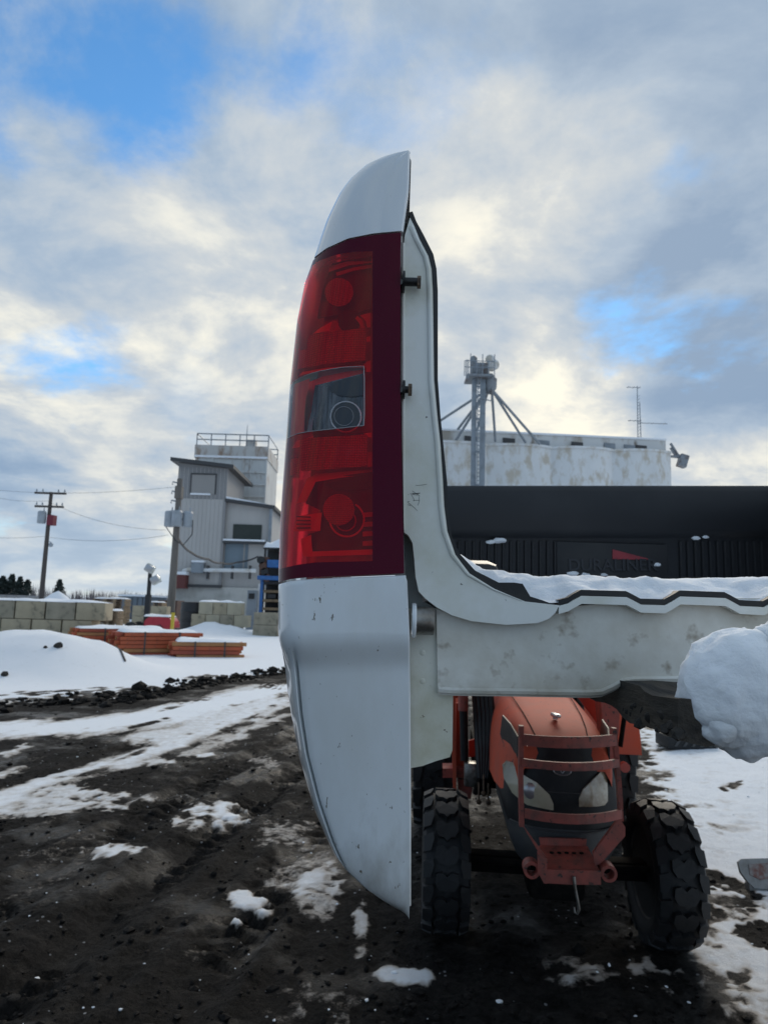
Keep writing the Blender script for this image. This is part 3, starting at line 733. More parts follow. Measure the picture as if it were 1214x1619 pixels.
# upper lamp
plate('bulb_bowl', za([(345, 420), (400, 330), (560, 290), (812, 250), (812, 700), (700, 745), (520, 760), (345, 790), (320, 700), (330, 560)]), M_['lampdark'], .024)
plate('bowl_edge', za([(430, 330), (560, 280), (812, 240), (812, 285), (600, 315), (440, 385)]), M_['chrome'], .018, .004)
plate('bowl_edge', za([(500, 390), (660, 340), (812, 315), (812, 345), (660, 370), (510, 420)]), M_['chrome_soft'], .018, .002)
plate('inner_edge', za([(282, 400), (330, 310), (470, 230), (560, 215), (470, 250), (350, 330), (300, 420)]), M_['chrome'], .008, .003)
plate('reflector_disc', za(disc(530, 562, 124)), M_['prism_b'], .012)
plate('bulb_socket', za(disc(620, 815, 100, 18)), M_['lampblack'], .018)
plate('reflector', za([(345, 870), (438, 800), (438, 895), (300, 925)]), M_['chrome'], .016, .012)
plate('reflector', za([(705, 745), (805, 715), (805, 870), (775, 870), (760, 800)]), M_['chrome'], .016, .008)
plate('reflector', za([(452, 800), (500, 800), (490, 885), (455, 890)]), M_['chrome_soft'], .015, .006)
plate('bulb_ring', za([(690, 770), (730, 800), (755, 875), (720, 875), (705, 830), (670, 790)]), M_['chrome_soft'], .012)
plate('reflex_panel', za([(270, 935), (760, 872), (762, 1160), (400, 1190), (130, 1240), (150, 1080), (250, 1060)]), M_['prism'], .006)
plate('reflector', za([(768, 945), (804, 940), (804, 990), (768, 995)]), M_['chrome'], .008, .010)
plate('slot', za([(585, 1172), (760, 1158), (760, 1178), (585, 1200)]), M_['lampblack'], .003)
plate('reflector', za([(200, 1255), (420, 1210), (740, 1185), (770, 1150), (806, 1135), (806, 1250), (765, 1255), (765, 1208), (480, 1212), (180, 1290)]), M_['chrome'], .005, .006)
# middle: clear lamp
plate('red_bezel', zb([(130, 240), (200, 190), (300, 150), (470, 115), (612, 98), (612, 512), (400, 530), (200, 552), (100, 590), (115, 400)]), M_['redplastic'], .014, .001)
plate('red_bezel', zb([(88, 225), (150, 200), (225, 172), (212, 250), (196, 320), (188, 420), (186, 552), (140, 565), (80, 595), (82, 400)]), M_['redplastic'], .004, 0)
plate('reversing_bowl', zb([(262, 222), (604, 135), (606, 500), (590, 520), (235, 545), (235, 400)]), M_['bowlgrey'], .010)
plate('bowl_roof', zb([(350, 245), (400, 195), (604, 140), (604, 290), (520, 300), (420, 290)]), M_['lampblack'], .007)
plate('bowl_trim', zb([(215, 400), (245, 295), (262, 222), (262, 300), (238, 400), (238, 545), (205, 548), (205, 470)]), M_['silver'], .007, .003)
def annulus(name, cx, cy, ro, ri, mt, off, a0=0, a1=360, sx=1.0):
    pts = [(cx + ro * sx * math.cos(math.radians(a0 + (a1 - a0) * k / 30)), cy + ro * math.sin(math.radians(a0 + (a1 - a0) * k / 30))) for k in range(31)]
    pts += [(cx + ri * sx * math.cos(math.radians(a1 + (a0 - a1) * k / 30)), cy + ri * math.sin(math.radians(a1 + (a0 - a1) * k / 30))) for k in range(31)]
    if abs(a1 - a0) == 360: pts = pts[:30] + pts[31:61]
    return pts
def ring(name, cx, cy, r, wd, mt, off, sx=1.0, a0=0, a1=360):
    pts = []
    for k in range(29):
        a = math.radians(a0 + (a1 - a0) * k / 28); r_, t = solve(cx + r * sx * math.cos(a), cy + r * math.sin(a), off); pts.append(surf(r_, t, off))
    bm = B(); tube(bm, pts, wd, 6, caps=(a1 - a0) < 359); lamp_objs.append(lp(name, bm, mt))
c = zb([(480, 445)])[0]; plate('bulb_opening', disc(c[0], c[1], 22), M_['lampblack'], .0085); ring('bulb_ring', c[0], c[1], 24, .0010, M_['chrome'], .008)
ring('bulb', c[0] - 3, c[1] - 1, 15, .0004, M_['chrome_soft'], .0075)
# lower lamp
plate('slot', zb([(250, 572), (420, 552), (480, 568), (630, 556), (630, 580), (250, 600)]), M_['lampblack'], .010)
plate('reflector', zb([(110, 615), (250, 560), (250, 590), (140, 612), (150, 660), (100, 668)]), M_['chrome'], .007, .006)
plate('reflector', zb([(605, 562), (662, 552), (662, 592), (640, 590), (630, 570)]), M_['chrome'], .006, .004)
plate('reflex_panel', zb([(155, 600), (630, 570), (635, 795), (160, 832)]), M_['prism'], .006)
plate('reflex_panel', zb([(85, 745), (150, 735), (152, 835), (85, 865)]), M_['prism'], .007)
plate('reflector', zb([(635, 690), (665, 685), (667, 800), (636, 800)]), M_['chrome_soft'], .006, .004)
plate('reflector', zb([(130, 1060), (150, 870), (215, 835), (667, 800), (667, 832), (540, 850), (230, 895), (195, 1045)]), M_['chrome'], .006, .005)
plate('bulb_bowl', zb([(232, 900), (540, 852), (668, 836), (680, 1110), (684, 1385), (240, 1402), (210, 1280), (300, 1255), (300, 1110), (195, 1060)]), M_['lampdark'], .020)
plate('bowl_roof', zb([(340, 925), (540, 870), (668, 845), (668, 950), (560, 970), (400, 960)]), M_['lampblack'], .016)
plate('reflector', zb([(100, 1145), (295, 1118), (298, 1255), (105, 1260)]), M_['chrome'], .008, .003)
for k in range(4): plate('reflector_rib', zb([(130, 1150 + k * 27), (230, 1155 + k * 25), (230, 1162 + k * 25), (130, 1158 + k * 27)]), M_['lampblack'], .007)
plate('reflector', zb([(125, 1310), (205, 1275), (240, 1402), (684, 1385), (684, 1405), (665, 1425), (180, 1440)]), M_['chrome'], .006, .006)
for k in range(4):
    plate('reflector_rib', zb([(600, 1125 + k * 68), (672, 1120 + k * 68), (674, 1155 + k * 68), (600, 1160 + k * 68)]), M_['chrome_soft'], .013, .004)
c = zb([(488, 1175)])[0]; plate('bulb_opening', disc(c[0], c[1], 26), M_['lampblack'], .015); ring('bulb_ring', c[0], c[1], 27, .0013, M_['chrome'], .010, a0=-60, a1=190); ring('bulb', c[0] - 2, c[1] + 2, 16, .0009, M_['chrome_soft'], .012)
c = zb([(430, 1105)])[0]; plate('reflector_disc', disc(c[0], c[1], 25), M_['prism_b'], .008)
# the lamp on the other rear corner
lt2 = link('tail_light', mirror_me(lt.data), bed)
for o in lamp_objs[:9]: link(o.name.split('.')[0], mirror_me(o.data), lt2)
for e_ in (lt, lt2): tag(e_, 'red tail lamp lens with a clear reversing window')

# jamb, seal, sill ------------------------------------------------------
Yj = Y0 + .018
jam_edge = [(648, 344), (655, 358), (663, 378), (677, 405), (682, 425), (684, 460), (685, 520), (686, 600), (691, 655), (696, 700), (700, 760), (702, 800), (707, 840), (720, 878), (744, 909), (785, 933), (830, 951), (884, 957)]
jam_low = [(878, 968), (868, 978), (850, 985), (800, 988), (745, 982), (715, 973), (690, 960), (672, 946), (662, 935), (657, 912), (655, 885), (652, 858), (645, 846), (636, 840)]
jam_left = [(635, 760), (633, 640), (633, 520), (635, 420), (640, 372)]
bm = B(); prism(bm, [W(x, y, Yj) for x, y in jam_edge + jam_low + jam_left], (0, .012, 0)); bevel_all(bm, .0035, 3, 40)
part('tailgate_jamb', bm, M_['jamb'], smooth=True, mirror=True)
# rounded inner flange along the jamb's inside edge
fl = [W(x - 5, y + (0 if i < 12 else -1), Yj - .0005) for i, (x, y) in enumerate(jam_edge[1:-1])]
bm = B(); tube(bm, fl, [.0034] * (len(fl) - 4) + [.0030, .0022, .0012, .0004], 8); part('jamb_flange', bm, M_['jamb'], smooth=True, mirror=True)
# raised ridge beside the lamp
bm = B(); tube(bm, [W(637.5, y, Yj - .004) for y in (385, 450, 600, 700, 800, 838)], .0022, 6); part('jamb_ridge', bm, M_['jamb'], smooth=True, mirror=True)
bm = B(); prism(bm, [W(x, y, Yj + .034) for x, y in ((634, 838), (660, 838), (668, 950), (700, 968), (690, 1000), (640, 1000))], (0, .01, 0)); part('inner_panel', bm, M_['grey_inner'], mirror=True)
bm = B(); prism(bm, [W(x, y, Yj + .022) for x, y in ((644, 962), (700, 962), (711, 978), (715, 988), (716, 1100), (715, 1186), (711, 1197), (690, 1203), (668, 1211), (646, 1215))], (0, .006, 0)); bevel_all(bm, .002, 2, 40)
gus = part('corner_gusset', bm, M_['gusset'], smooth=True, mirror=True)[0]
for x, y in ((668, 1032), (700, 1032), (668, 1077), (700, 1085), (700, 996)):
    bm = B(); c = W(x, y, Yj + .0215); lathe(bm, [(.0004, -.0006), (.0026, -.0004), (.0038, .0006)], 14, 'y', c); o = obj('spot_weld', bm, M_['gusset'], bed, True)
seal_r = [(652, 334), (658, 350), (670, 372), (685, 402), (690, 425), (692, 460), (692, 520), (692, 600), (696, 655), (702, 715), (707, 765), (709, 815), (714, 848), (727, 876), (751, 902), (788, 921), (812, 921), (826, 923), (838, 943), (857, 949)]
seal_l = [(646, 336), (650, 352), (662, 378), (677, 407), (682, 428), (684, 462), (685, 522), (686, 602), (691, 657), (696, 702), (700, 762), (702, 802), (707, 842), (720, 880), (744, 911), (785, 935), (810, 943), (830, 953), (850, 956), (884, 959)]
bm = B(); prism(bm, [W(x, y, Yj + .003) for x, y in seal_r + seal_l[::-1]], (0, .035, 0)); bevel_all(bm, .0016, 2, 40); part('rubber_seal', bm, M_['rubber'], smooth=True, mirror=True)
# corrugated floor: lip of the sill, black liner on it
def corr(z0, phase_pts):
    """corrugation profile as (x, z) at Y0+.03, repeated to the other side"""
    pts = [W(x, y, Yj + .012) for x, y in phase_pts]; return pts
lip_top = [(883, 958), (898, 954), (906, 949), (919, 942), (990, 944), (1000, 949), (1013, 956), (1051, 957), (1062, 951), (1075, 943)]
per = W(1075, 943, Yj).x - W(919, 942, Yj).x
base = [W(x, y, Yj) for x, y in lip_top]
def repeat(base, i0, x_end, keep_first=True):
    out = list(base[:]); unit = base[i0:]; x0 = unit[0].x; k = 1; dxp = unit[-1].x - unit[0].x; dz = unit[-1].z - unit[0].z
    while out[-1].x < x_end:
        out += [Vector((p.x + dxp * k, p.y, p.z + TILT * dxp * k)) for p in [Vector((q.x, q.y, q.z - (dz) * (q.x - x0) / dxp + 0)) for q in unit[1:]]]; k += 1
    return out
XE = 2 * XM - W(884, 957, Yj).x
top = [p for p in repeat(base, 3, XE) if p.x < XE]
bm = B()
for a, b in zip(top, top[1:]):
    q = [a, b, b - Vector((0, 0, .0095)), a - Vector((0, 0, .0095))]; prism(bm, q, (0, .012, 0))
bmesh.ops.remove_doubles(bm, verts=bm.verts, dist=1e-5)
for f in [f for f in bm.faces if abs(f.normal.x) > .99 or (len(f.verts) == 4 and all(len(e.link_faces) > 2 for e in list(f.edges)[:0]))]: pass
part('sill_lip', bm, M_['jamb'])
# liner edge and floor
bm = B(); Yl = Yj + .002
lin = [Vector((p.x, Yl, p.z + .0008)) for p in top]; A = []
for p in lin: A.append([p, p + Vector((0, 0, .0065)), p + Vector((0, .5, .0065)), p + Vector((0, 2.36, .0065))])
grid(bm, A); part('liner_floor', bm, M_['liner_dark'])
# the sill: sheet face between the two jambs
sil_pts = [(690, 964), (745, 972), (800, 975), (868, 965), (883, 960), (1075, 946)]
sb = [(716, 1100), (800, 1101), (930, 1103.5), (950, 1102), (968, 1094), (984, 1085), (1000, 1082.5), (1080, 1082)]
topw = [W(x, y, Yj + .016) for x, y in sil_pts]; botw = [W(x, y, Yj + .016) for x, y in sb]
botw.append(Vector((XM, botw[-1].y, botw[-1].z + TILT * (XM - botw[-1].x)))); topw.append(Vector((XM, topw[-1].y, topw[-1].z + TILT * (XM - topw[-1].x))))
botw = [W(692, 1098, Yj + .016)] + botw
bm = B(); prism(bm, topw + botw[::-1], (0, .01, 0)); bevel_all(bm, .003, 2, 50)
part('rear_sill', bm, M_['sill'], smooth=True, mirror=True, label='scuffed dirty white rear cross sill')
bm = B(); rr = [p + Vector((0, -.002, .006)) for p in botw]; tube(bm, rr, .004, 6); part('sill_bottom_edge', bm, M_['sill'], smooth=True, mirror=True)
# floor pan frame under the bed
for y in (1.0, 1.6, 2.2, 2.8):
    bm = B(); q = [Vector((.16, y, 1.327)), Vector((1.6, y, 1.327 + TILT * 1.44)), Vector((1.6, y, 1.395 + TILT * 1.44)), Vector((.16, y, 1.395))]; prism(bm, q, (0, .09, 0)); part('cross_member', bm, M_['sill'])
# bolts on the jamb
def bolt(px, py, L_, r, head_r, mt, mth, washer):
    c = W(px, py, Yj - .012); bm = B(); tube(bm, [c, c + Vector((L_, 0, 0))], r, 14); o = obj('striker_bolt', bm, mt, bed, True)
    bm = B(); tube(bm, [c + Vector((L_, 0, 0)), c + Vector((L_ + .0045, 0, 0))], head_r, 6); h = obj('bolt_head', bm, mth, o, False)
    bm = B(); tube(bm, [c + Vector((-.001, 0, 0)), c + Vector((.002, 0, 0))], washer, 18); obj('washer', bm, M_['darksteel'], o, True)
    if L_ > .01:
        pass
    bm = B(); tube(bm, [c + Vector((-.004, 0, 0)), c + Vector((-.004, .03, 0))], .004, 8); obj('bolt_stem', bm, M_['steel'], o, True)
bolt(637.5, 445.5, .0175, .0055, .0080, M_['darksteel'], M_['rust'], .0135)
bolt(637.5, 616, .0060, .0045, .0075, M_['darksteel'], M_['rust'], .0115)
# trunnion of the missing tailgate
c = W(652, 981, Yj + .004); bm = B(); lathe(bm, [(.0155, 0), (.0168, .001), (.0168, .024), (.0160, .0255), (.012, .0256)], 28, 'x', c); tr = part('tailgate_trunnion', bm, M_['steel'], smooth=True)
bm = B(); lathe(bm, [(.012, -.003), (.0205, -.002), (.0215, .001), (.0205, .003), (.012, .004)], 28, 'x', c + Vector((.001, 0, 0))); obj('collar', bm, M_['white'], tr, True)
bm = B(); tube(bm, [c + Vector((.008, 0, 0)), c + Vector((.008, .05, 0))], .010, 10); obj('trunnion_stem', bm, M_['steel'], tr, True)
# hairline scratches on the jamb
random.seed(12)
bm = B()
for k in range(16):
    x = 644 + random.random() * 20; y = 765 + random.random() * 40; dx = random.uniform(-4, 16); dy = random.uniform(-3, 14) if k % 2 else random.uniform(-1, 3)
    tube(bm, [W(x, y, Yj - .0001), W(x + dx * .5 + random.uniform(-2, 2), y + dy * .5, Yj - .0001), W(x + dx, y + dy, Yj - .0001)], .00028, 4)
part('scratch_marks', bm, M_['rubber'])
# headboard with liner
Yh = 3.2
def hb(px, py, dy=0): return W(px, py, Yh + dy)
zl = hb(700, 768); zr_ = hb(1214, 768); slope = (zr_.z - zl.z) / (zr_.x - zl.x)
hx0, hx1 = .06, 2 * XM - .04
def hz(x, dz=0): return zl.z + slope * (x - zl.x) + dz
prof = [(0.03, -.70), (.018, -.69), (.018, -.245), (.012, -.235), (-.002, -.225), (-.012, -.20), (-.014, -.03), (-.010, -.010), (0.0, 0.0), (.05, .002), (.055, -.02), (.055, -.72)]
bm = B(); grid(bm, [[Vector((x, Yh + dy, hz(x, dz))) for dy, dz in prof] for x in (hx0, .5, XM, 1.3, hx1)])
part('headboard', bm, M_['liner'], smooth=True)
x = hx0 + .05; rib_me = None
while x < hx1 - .04:
    if not (.86 < x < 1.34):
        bm = B(); c = Vector((x, Yh + .011, hz(x, -.44))); prism(bm, [c + Vector((-.008, .008, -.19)), c + Vector((-.004, -.004, -.19)), c + Vector((.004, -.004, -.19)), c + Vector((.008, .008, -.19))], (0, 0, .375))
        if rib_me is None:
            rib_me = finish(bm, M_['liner_dark']); rib_me.transform(Matrix.Translation(-c)); 
        else: bm.free()
        link('liner_rib', rib_me, bed, c)
    x += .0335
def textmesh(body, size, depth, mt, width=None):
    cu = bpy.data.curves.new('text', 'FONT'); cu.body = body; cu.size = size; cu.extrude = depth; cu.align_x = 'CENTER'; cu.align_y = 'CENTER'; cu.offset = .0012
    o = bpy.data.objects.new('tmp', cu); C.objects.link(o); dg = bpy.context.evaluated_depsgraph_get(); me = bpy.data.meshes.new_from_object(o.evaluated_get(dg))
    bpy.data.objects.remove(o); me.materials.append(mt)
    if width:
        xs = [v.co.x for v in me.vertices]; k = width / (max(xs) - min(xs)); me.transform(Matrix.Diagonal((k, 1, 1, 1)))
    return me
pl = B(); c = hb(968, 893); x0, x1 = hb(880, 893).x, hb(1056, 893).x
pz0, pz1 = hz(1.0, -.60), hz(1.0, -.262)
box(pl, x0, x1, Yh + .004, Yh + .016, pz0, pz1, .004); plq = part('liner_nameplate', pl, M_['liner_dark'], smooth=True)
tm = textmesh('DURALINER', .075, .003, M_['letter'], .40)
tl_ = link('lettering', tm, plq, hb(968, 894, .0) + Vector((0, .002, 0))); tl_.rotation_euler = (math.pi / 2, -slope, 0)
bm = B(); prism(bm, [hb(x, y, .0) for x, y in ((968, 868.5), (1031, 885), (968, 884))], (0, .006, 0)); obj('red_wedge', bm, M_['red_paint_mark'], plq)
bm = B(); prism(bm, [hb(x, y, .0) for x, y in ((918, 911), (966, 912), (966, 921), (918, 920))], (0, .006, 0)); obj('red_bar', bm, M_['red_paint_mark'], plq)
# inner liner walls with wheel boxes
bm = B(); P = []
wz = [1.92, 1.89, 1.84, 1.74, 1.6, 1.42]
for y in (Yj + .036, 1.5, 2.2, Yh): P.append([Vector((wx, y, z)) for wx, z in zip((.018, .026, .046, .058, .062, .085), wz)])
grid(bm, P); part('liner_wall', bm, M_['liner'], smooth=True, mirror=True)
bm = B(); box(bm, .07, .27, 1.6, 2.45, 1.40, 1.52, .03); part('wheel_box', bm, M_['liner'], smooth=True, mirror=True)

# snow lying in the bed
def bed_snow():
    xs = np.concatenate((np.arange(.095, .7, .008), np.arange(.7, 1.68, .02))); ys = np.concatenate((np.arange(Yj + .008, Yj + .16, .006), np.arange(Yj + .16, 3.19, .04)))
    tx = np.array([p.x for p in top]); tz = np.array([p.z for p in top]) + .0075
    X, Y = np.meshgrid(xs, ys); fl_ = np.interp(X, tx, tz); f = (Y - (Yj + .008)) / .10
    n = fbm(X * 30, Y * 30, 4, 3, .6); n2 = fbm(X * 6, Y * 6, 3, 8)
    ledge = nsstep(0, .8, f + (n - .5) * .5)
    flat = H + .045 + TILT * X + .012 * (n2 - .5) + .055 * nsstep(.3, 2.4, Y - Y0)
    heap = .032 * np.exp(-((X - .085) / .032) ** 2) * nsstep(0, .35, f) + .010 * np.exp(-((X - .13) / .05) ** 2) * nsstep(-.2, .3, f)
    Z = fl_ - .001 + (np.maximum(flat + heap, fl_ + .004) - fl_ ) * ledge + (n - .5) * .010 * ledge
    Z[0] -= .003
    bm = B(); V = grid(bm, [[Vector((X[i, j], Y[i, j], Z[i, j])) for j in range(X.shape[1])] for i in range(X.shape[0])])
    # skirt so that the layer has a body
    me = finish(bm, M_['snow_bed'], 60); o = link('snow_layer', me); tag(o, 'white snow lying along the floor of the truck bed', 'snow', kind='stuff')
bed_snow()
def lump(bm, c, r, sub=4, amp=.25, fr=6, sc=(1, 1, 1), seed=0.0):
    q = bmesh.ops.create_icosphere(bm, subdivisions=sub, radius=1)['verts']
    for v in q:
        n = v.co.normalized(); k = 1 + amp * mnoise.fractal(n * fr * .35 + Vector((seed, seed * 1.7, 0)), .9, 2.1, 5) + amp * .12 * mnoise.noise(n * 22 + Vector((seed, 0, 0))) + amp * .22 * mnoise.noise(n * 11 + Vector((0, seed, 0))) + amp * .10 * mnoise.noise(n * 45)
        v.co = Vector((n.x * sc[0], n.y * sc[1], n.z * sc[2])) * r * k + Vector(c)
    return bm
# snow stuck to the headboard ribs
SD = ('small snow dab on the liner ribs near the curved seal', 'tiny snow dab high on the liner ribs past the nameplate', 'tiny snow dab at the last letter on the black liner', 'small snow dab just under the letters on the black liner')
for px, py, r, li in ((790, 855, .022, 0), (775, 857, .016, 0), (1100, 851, .014, 1), (1115, 849, .012, 1), (1038, 893, .014, 2), (905, 908, .022, 3), (925, 909, .016, 3), (955, 909, .014, 3)):
    bm = B(); lump(bm, hb(px, py, .004), r, 2, .4, 8, (1.3, .5, .6), px * .1); o = obj('snow_clump', bm, M_['snow_bed'], None, True)
    tag(o, SD[li], 'snow clump', 'snow dabs on the headboard')

# timbers under the bed
def timber(x0, x1, y0, y1, z0, z1, label, seed):
    bm = B(); box(bm, x0, x1, y0, y1, z0, z1)
    bmesh.ops.subdivide_edges(bm, edges=[e for e in bm.edges if abs((e.verts[0].co - e.verts[1].co).y) > .5], cuts=90)
    bmesh.ops.subdivide_edges(bm, edges=[e for e in bm.edges if abs((e.verts[0].co - e.verts[1].co).x) > .05], cuts=4)
    for v in bm.verts:
        n = mnoise.noise(v.co * 30 + Vector((seed, 0, 0))) * .004 + mnoise.noise(v.co * 9) * .003
        k = sstep(1.2, .8, v.co.y); v.co.z += n + (-.012 * abs(mnoise.noise(v.co * 40)) * k if v.co.z < (z0 + z1) / 2 else -.003); v.co.x += n * 1.2
    o = obj('timber_beam', bm, M_['timber'], None, 40); return tag(o, label, 'beam', 'timbers under the truck bed')
timber(.288, .43, .70, 3.14, 1.290, 1.328, 'dark weathered timber under the bed sill with snow on its end', 0)
timber(1.33, 1.455, .70, 3.14, 1.290 + TILT * 1.0, 1.328 + TILT * 1.0, 'dark weathered timber under the far end of the bed sill', 5)
bm = B(); random.seed(5)
for k in range(26):
    y = random.uniform(.70, .86); lump(bm, (.289 + random.uniform(-.004, .006), y, 1.292 + random.uniform(-.006, .012)), random.uniform(.003, .007), 1, .5, 6, (1, 1, 1), k)
tag(obj('mud_clods', bm, M_['mudlump'], None, False), 'frozen black mud clods stuck along the timber edge', 'mud', kind='stuff')
bm = B(); lump(bm, (.362, .715, 1.332), .066, 5, .09, 4, (1.0, .62, .95), 3.3)
lump(bm, (.45, .72, 1.352), .080, 5, .09, 5, (1.1, .6, .8), 8.1); lump(bm, (.42, .71, 1.300), .055, 5, .12, 5, (1.1, .6, .7), 2.1); lump(bm, (.405, .71, 1.372), .040, 5, .12, 5, (1, .8, .8), 5.5); lump(bm, (.335, .705, 1.30), .026, 4, .15, 5, (1, .8, .8), 6.5)
tag(obj('snow_lump', bm, M_['snow_clump'], None, True), 'large lump of white snow sitting on the timber end', 'snow')

# ------------------------------------------------------------------ tractor
TX, TY, TRZ = .78, 3.2, math.radians(-5)
TZ = gz(.45, 3.2) * .5 + gz(1.2, 3.2) * .5
trac = thing('tractor', 'faded orange-red compact tractor with front guard bars facing out from under the truck bed', 'tractor', (TX, TY, TZ), TRZ)
_ti = Matrix.Rotation(-TRZ, 4, 'Z')
def tl(px, py, Y): return _ti @ (W(px, py, Y) - Vector((TX, TY, TZ)))
def tp(name, bm, mt, smooth=False, parent=None, label=None):
    o = obj(name, bm, mt, parent or trac, smooth, local=True)
    if label: o['label'] = label
    return o
def strap(bm, pts, h, th=.008, up=(0, 0, 1)):
    """flat bar following a path, standing on edge"""
    pts = [Vector(p) for p in pts]; u = Vector(up); rows = []
    for i, p in enumerate(pts):
        t = (pts[min(i + 1, len(pts) - 1)] - pts[max(i - 1, 0)]).normalized(); n = t.cross(u).normalized()
        w = n.cross(t).normalized()
        rows.append([bm.verts.new(p + w * h / 2 * a + n * th / 2 * b) for a, b in ((-1, -1), (1, -1), (1, 1), (-1, 1))])
    for a, b in zip(rows, rows[1:]):
        for k in range(4): bm.faces.new((a[k], a[(k + 1) % 4], b[(k + 1) % 4], b[k]))
    bm.faces.new(rows[0]); bm.faces.new(rows[-1][::-1]); return bm
zc = lambda p: zz(p, 2.759, 690, 1090)
# hood
HS = [(-.215, .150, .845, .78), (-.205, .172, .872, .74), (-.16, .19, .893, .70), (-.05, .205, .925, .66), (.12, .218, .955, .62), (.35, .228, .978, .60), (.6, .235, .995, .60), (.95, .24, 1.01, .60)]
def hsec(y, hw, zt_, zb_):
    out = []
    for k in range(25):
        a = math.pi * k / 24; c, s = math.cos(a), math.sin(a)
        x = -hw * math.copysign(abs(c) ** .42, c); z = zb_ + (zt_ - zb_) * (abs(s) ** .42)
        out.append(Vector((x * (1 + .06 * (1 - abs(s))), y, z)))
    return out
bm = B(); V = grid(bm, [hsec(*s) for s in HS]); bm.faces.new(V[0]); hood = tp('hood', bm, M_['tred'], smooth=45)
for sgn in (-1, 1):   # seam lines of the hood
    bm = B(); tube(bm, [Vector((sgn * (.105 + .012 * i), y, zt_ + .0005 - .002)) for i, (y, hw, zt_, zb_) in enumerate(HS[2:])], .0022, 5); tp('hood_seam', bm, M_['tdark'], True, hood)
bm = B(); box(bm, -.012, .012, -.02, .05, .955, .972, .006, Matrix.Rotation(math.radians(15), 4, 'Z')); box(bm, -.010, .010, .02, .045, .945, .960); tp('hood_latch', bm, M_['silver'], True, hood)
for sgn in (-1, 1):   # side vents
    q = []
    for px, py in zc([(286, 112), (320, 150), (352, 205), (352, 345), (300, 262), (276, 195)]):
        lo, hi = 2.8, 4.6
        for _ in range(30):                                        # where the sight line meets the flank of the hood
            md = (lo + hi) / 2; p = tl(px, py, md); hw = np.interp(p.y, [s[0] for s in HS], [s[1] for s in HS])
            if p.x < -(hw * 1.03 + .0005): lo = md
            else: hi = md
        q.append(Vector((-sgn * p.x, p.y, p.z)))
    bm = B(); prism(bm, q, (-sgn * .006, 0, 0)); tp('side_vent', bm, M_['tblack'], False, hood)
# nose with grille
NW = [(.38, .135), (.43, .185), (.50, .215), (.60, .226), (.70, .222), (.80, .20), (.88, .17)]
def nose(x, z, off=0.0):
    hw = tab(NW, z); u = max(-1.0, min(1.0, x / hw)); y = -.262 + .10 * abs(u) ** 2.6 + .10 * max(0, z - .55) ** 1.2 + .30 * max(0, .47 - z)
    return Vector((x, y - off, z))
def nosegrid(z0, z1, nz, off, u0=-1., u1=1., nu=22):
    P = []
    for i in range(nz + 1):
        z = z0 + (z1 - z0) * i / nz; hw = tab(NW, z); row = [nose(hw * (u0 + (u1 - u0) * k / nu), z, off) for k in range(nu + 1)]
        if u0 == -1.: row = [Vector((row[0].x, .55, z))] + row
        if u1 == 1.: row = row + [Vector((row[-1].x, .55, z))]
        P.append(row)
    bm = B(); grid(bm, P); return bm
tp('grille', nosegrid(.55, .872, 14, 0.0), M_['tblack'], 45)
bm = nosegrid(.385, .565, 10, .006); tp('chin', bm, M_['tgrey'], 45)
bm = B(); q = [nose(x, .872, 0) for x in np.linspace(-.17, .17, 9)]; 
for z in (.56, ): tube(bm, [nose(x, .565 - .012 * (1 - (x / .2) ** 2), .008) for x in np.linspace(-.215, .215, 13)], .006, 6)
tp('chin_lip', bm, M_['tgrey'], True)
bm = B(); tube(bm, [nose(x, .70 + .00, .002) for x in np.linspace(-.14, .14, 9)], .003, 5); tp('grille_bar', bm, M_['tgrey'], True)
def nplate(name, pts, Yw, mt, off, th=.02, dome=0.0):
    L_ = [tl(x, y, Yw) for x, y in pts]; bm = B(); vs = [bm.verts.new((p.x, 0, p.z)) for p in L_]; bm.faces.new(vs)
    for ax, lo, hi in ((0, min(p.x for p in L_), max(p.x for p in L_)), (2, min(p.z for p in L_), max(p.z for p in L_))):
        for k in range(1, 7):
            no = [0, 0, 0]; no[ax] = 1; co = [0, 0, 0]; co[ax] = lo + (hi - lo) * k / 7
            bmesh.ops.bisect_plane(bm, geom=list(bm.verts) + list(bm.edges) + list(bm.faces), plane_co=co, plane_no=no)
    cx = sum(p.x for p in L_) / len(L_); cz = sum(p.z for p in L_) / len(L_); rx = max(abs(p.x - cx) for p in L_); rz = max(abs(p.z - cz) for p in L_)
    for v in bm.verts:
        d = min(1, ((v.co.x - cx) / rx) ** 2 + ((v.co.z - cz) / rz) ** 2); v.co = nose(v.co.x, v.co.z, off + dome * (1 - d))
    r = bmesh.ops.extrude_face_region(bm, geom=list(bm.faces))
    for v in r['geom']:
        if isinstance(v, bmesh.types.BMVert): v.co.y += th
    return tp(name, bm, mt, 45)
hl = nplate('headlight', zc([(300, 365), (320, 345), (350, 350), (372, 385), (440, 415), (495, 465), (512, 505), (512, 532), (400, 520), (340, 480), (305, 420)]), 2.93, M_['haze_lamp'], .006, dome=.012)
nplate('headlight', zc([(752, 352), (757, 420), (757, 500), (740, 514), (622, 514), (622, 480), (640, 440), (690, 395)]), 2.93, M_['haze_lamp_brown'], .006, dome=.012)
c_ = tl(*zc([(425, 465)])[0], 2.9); bm = B(); lathe(bm, [(.001, -.004), (.024, -.003), (.032, .003), (.034, .012)], 20, 'y', nose(c_.x, c_.z, .016)); tp('headlight_bulb', bm, M_['silver'], True)
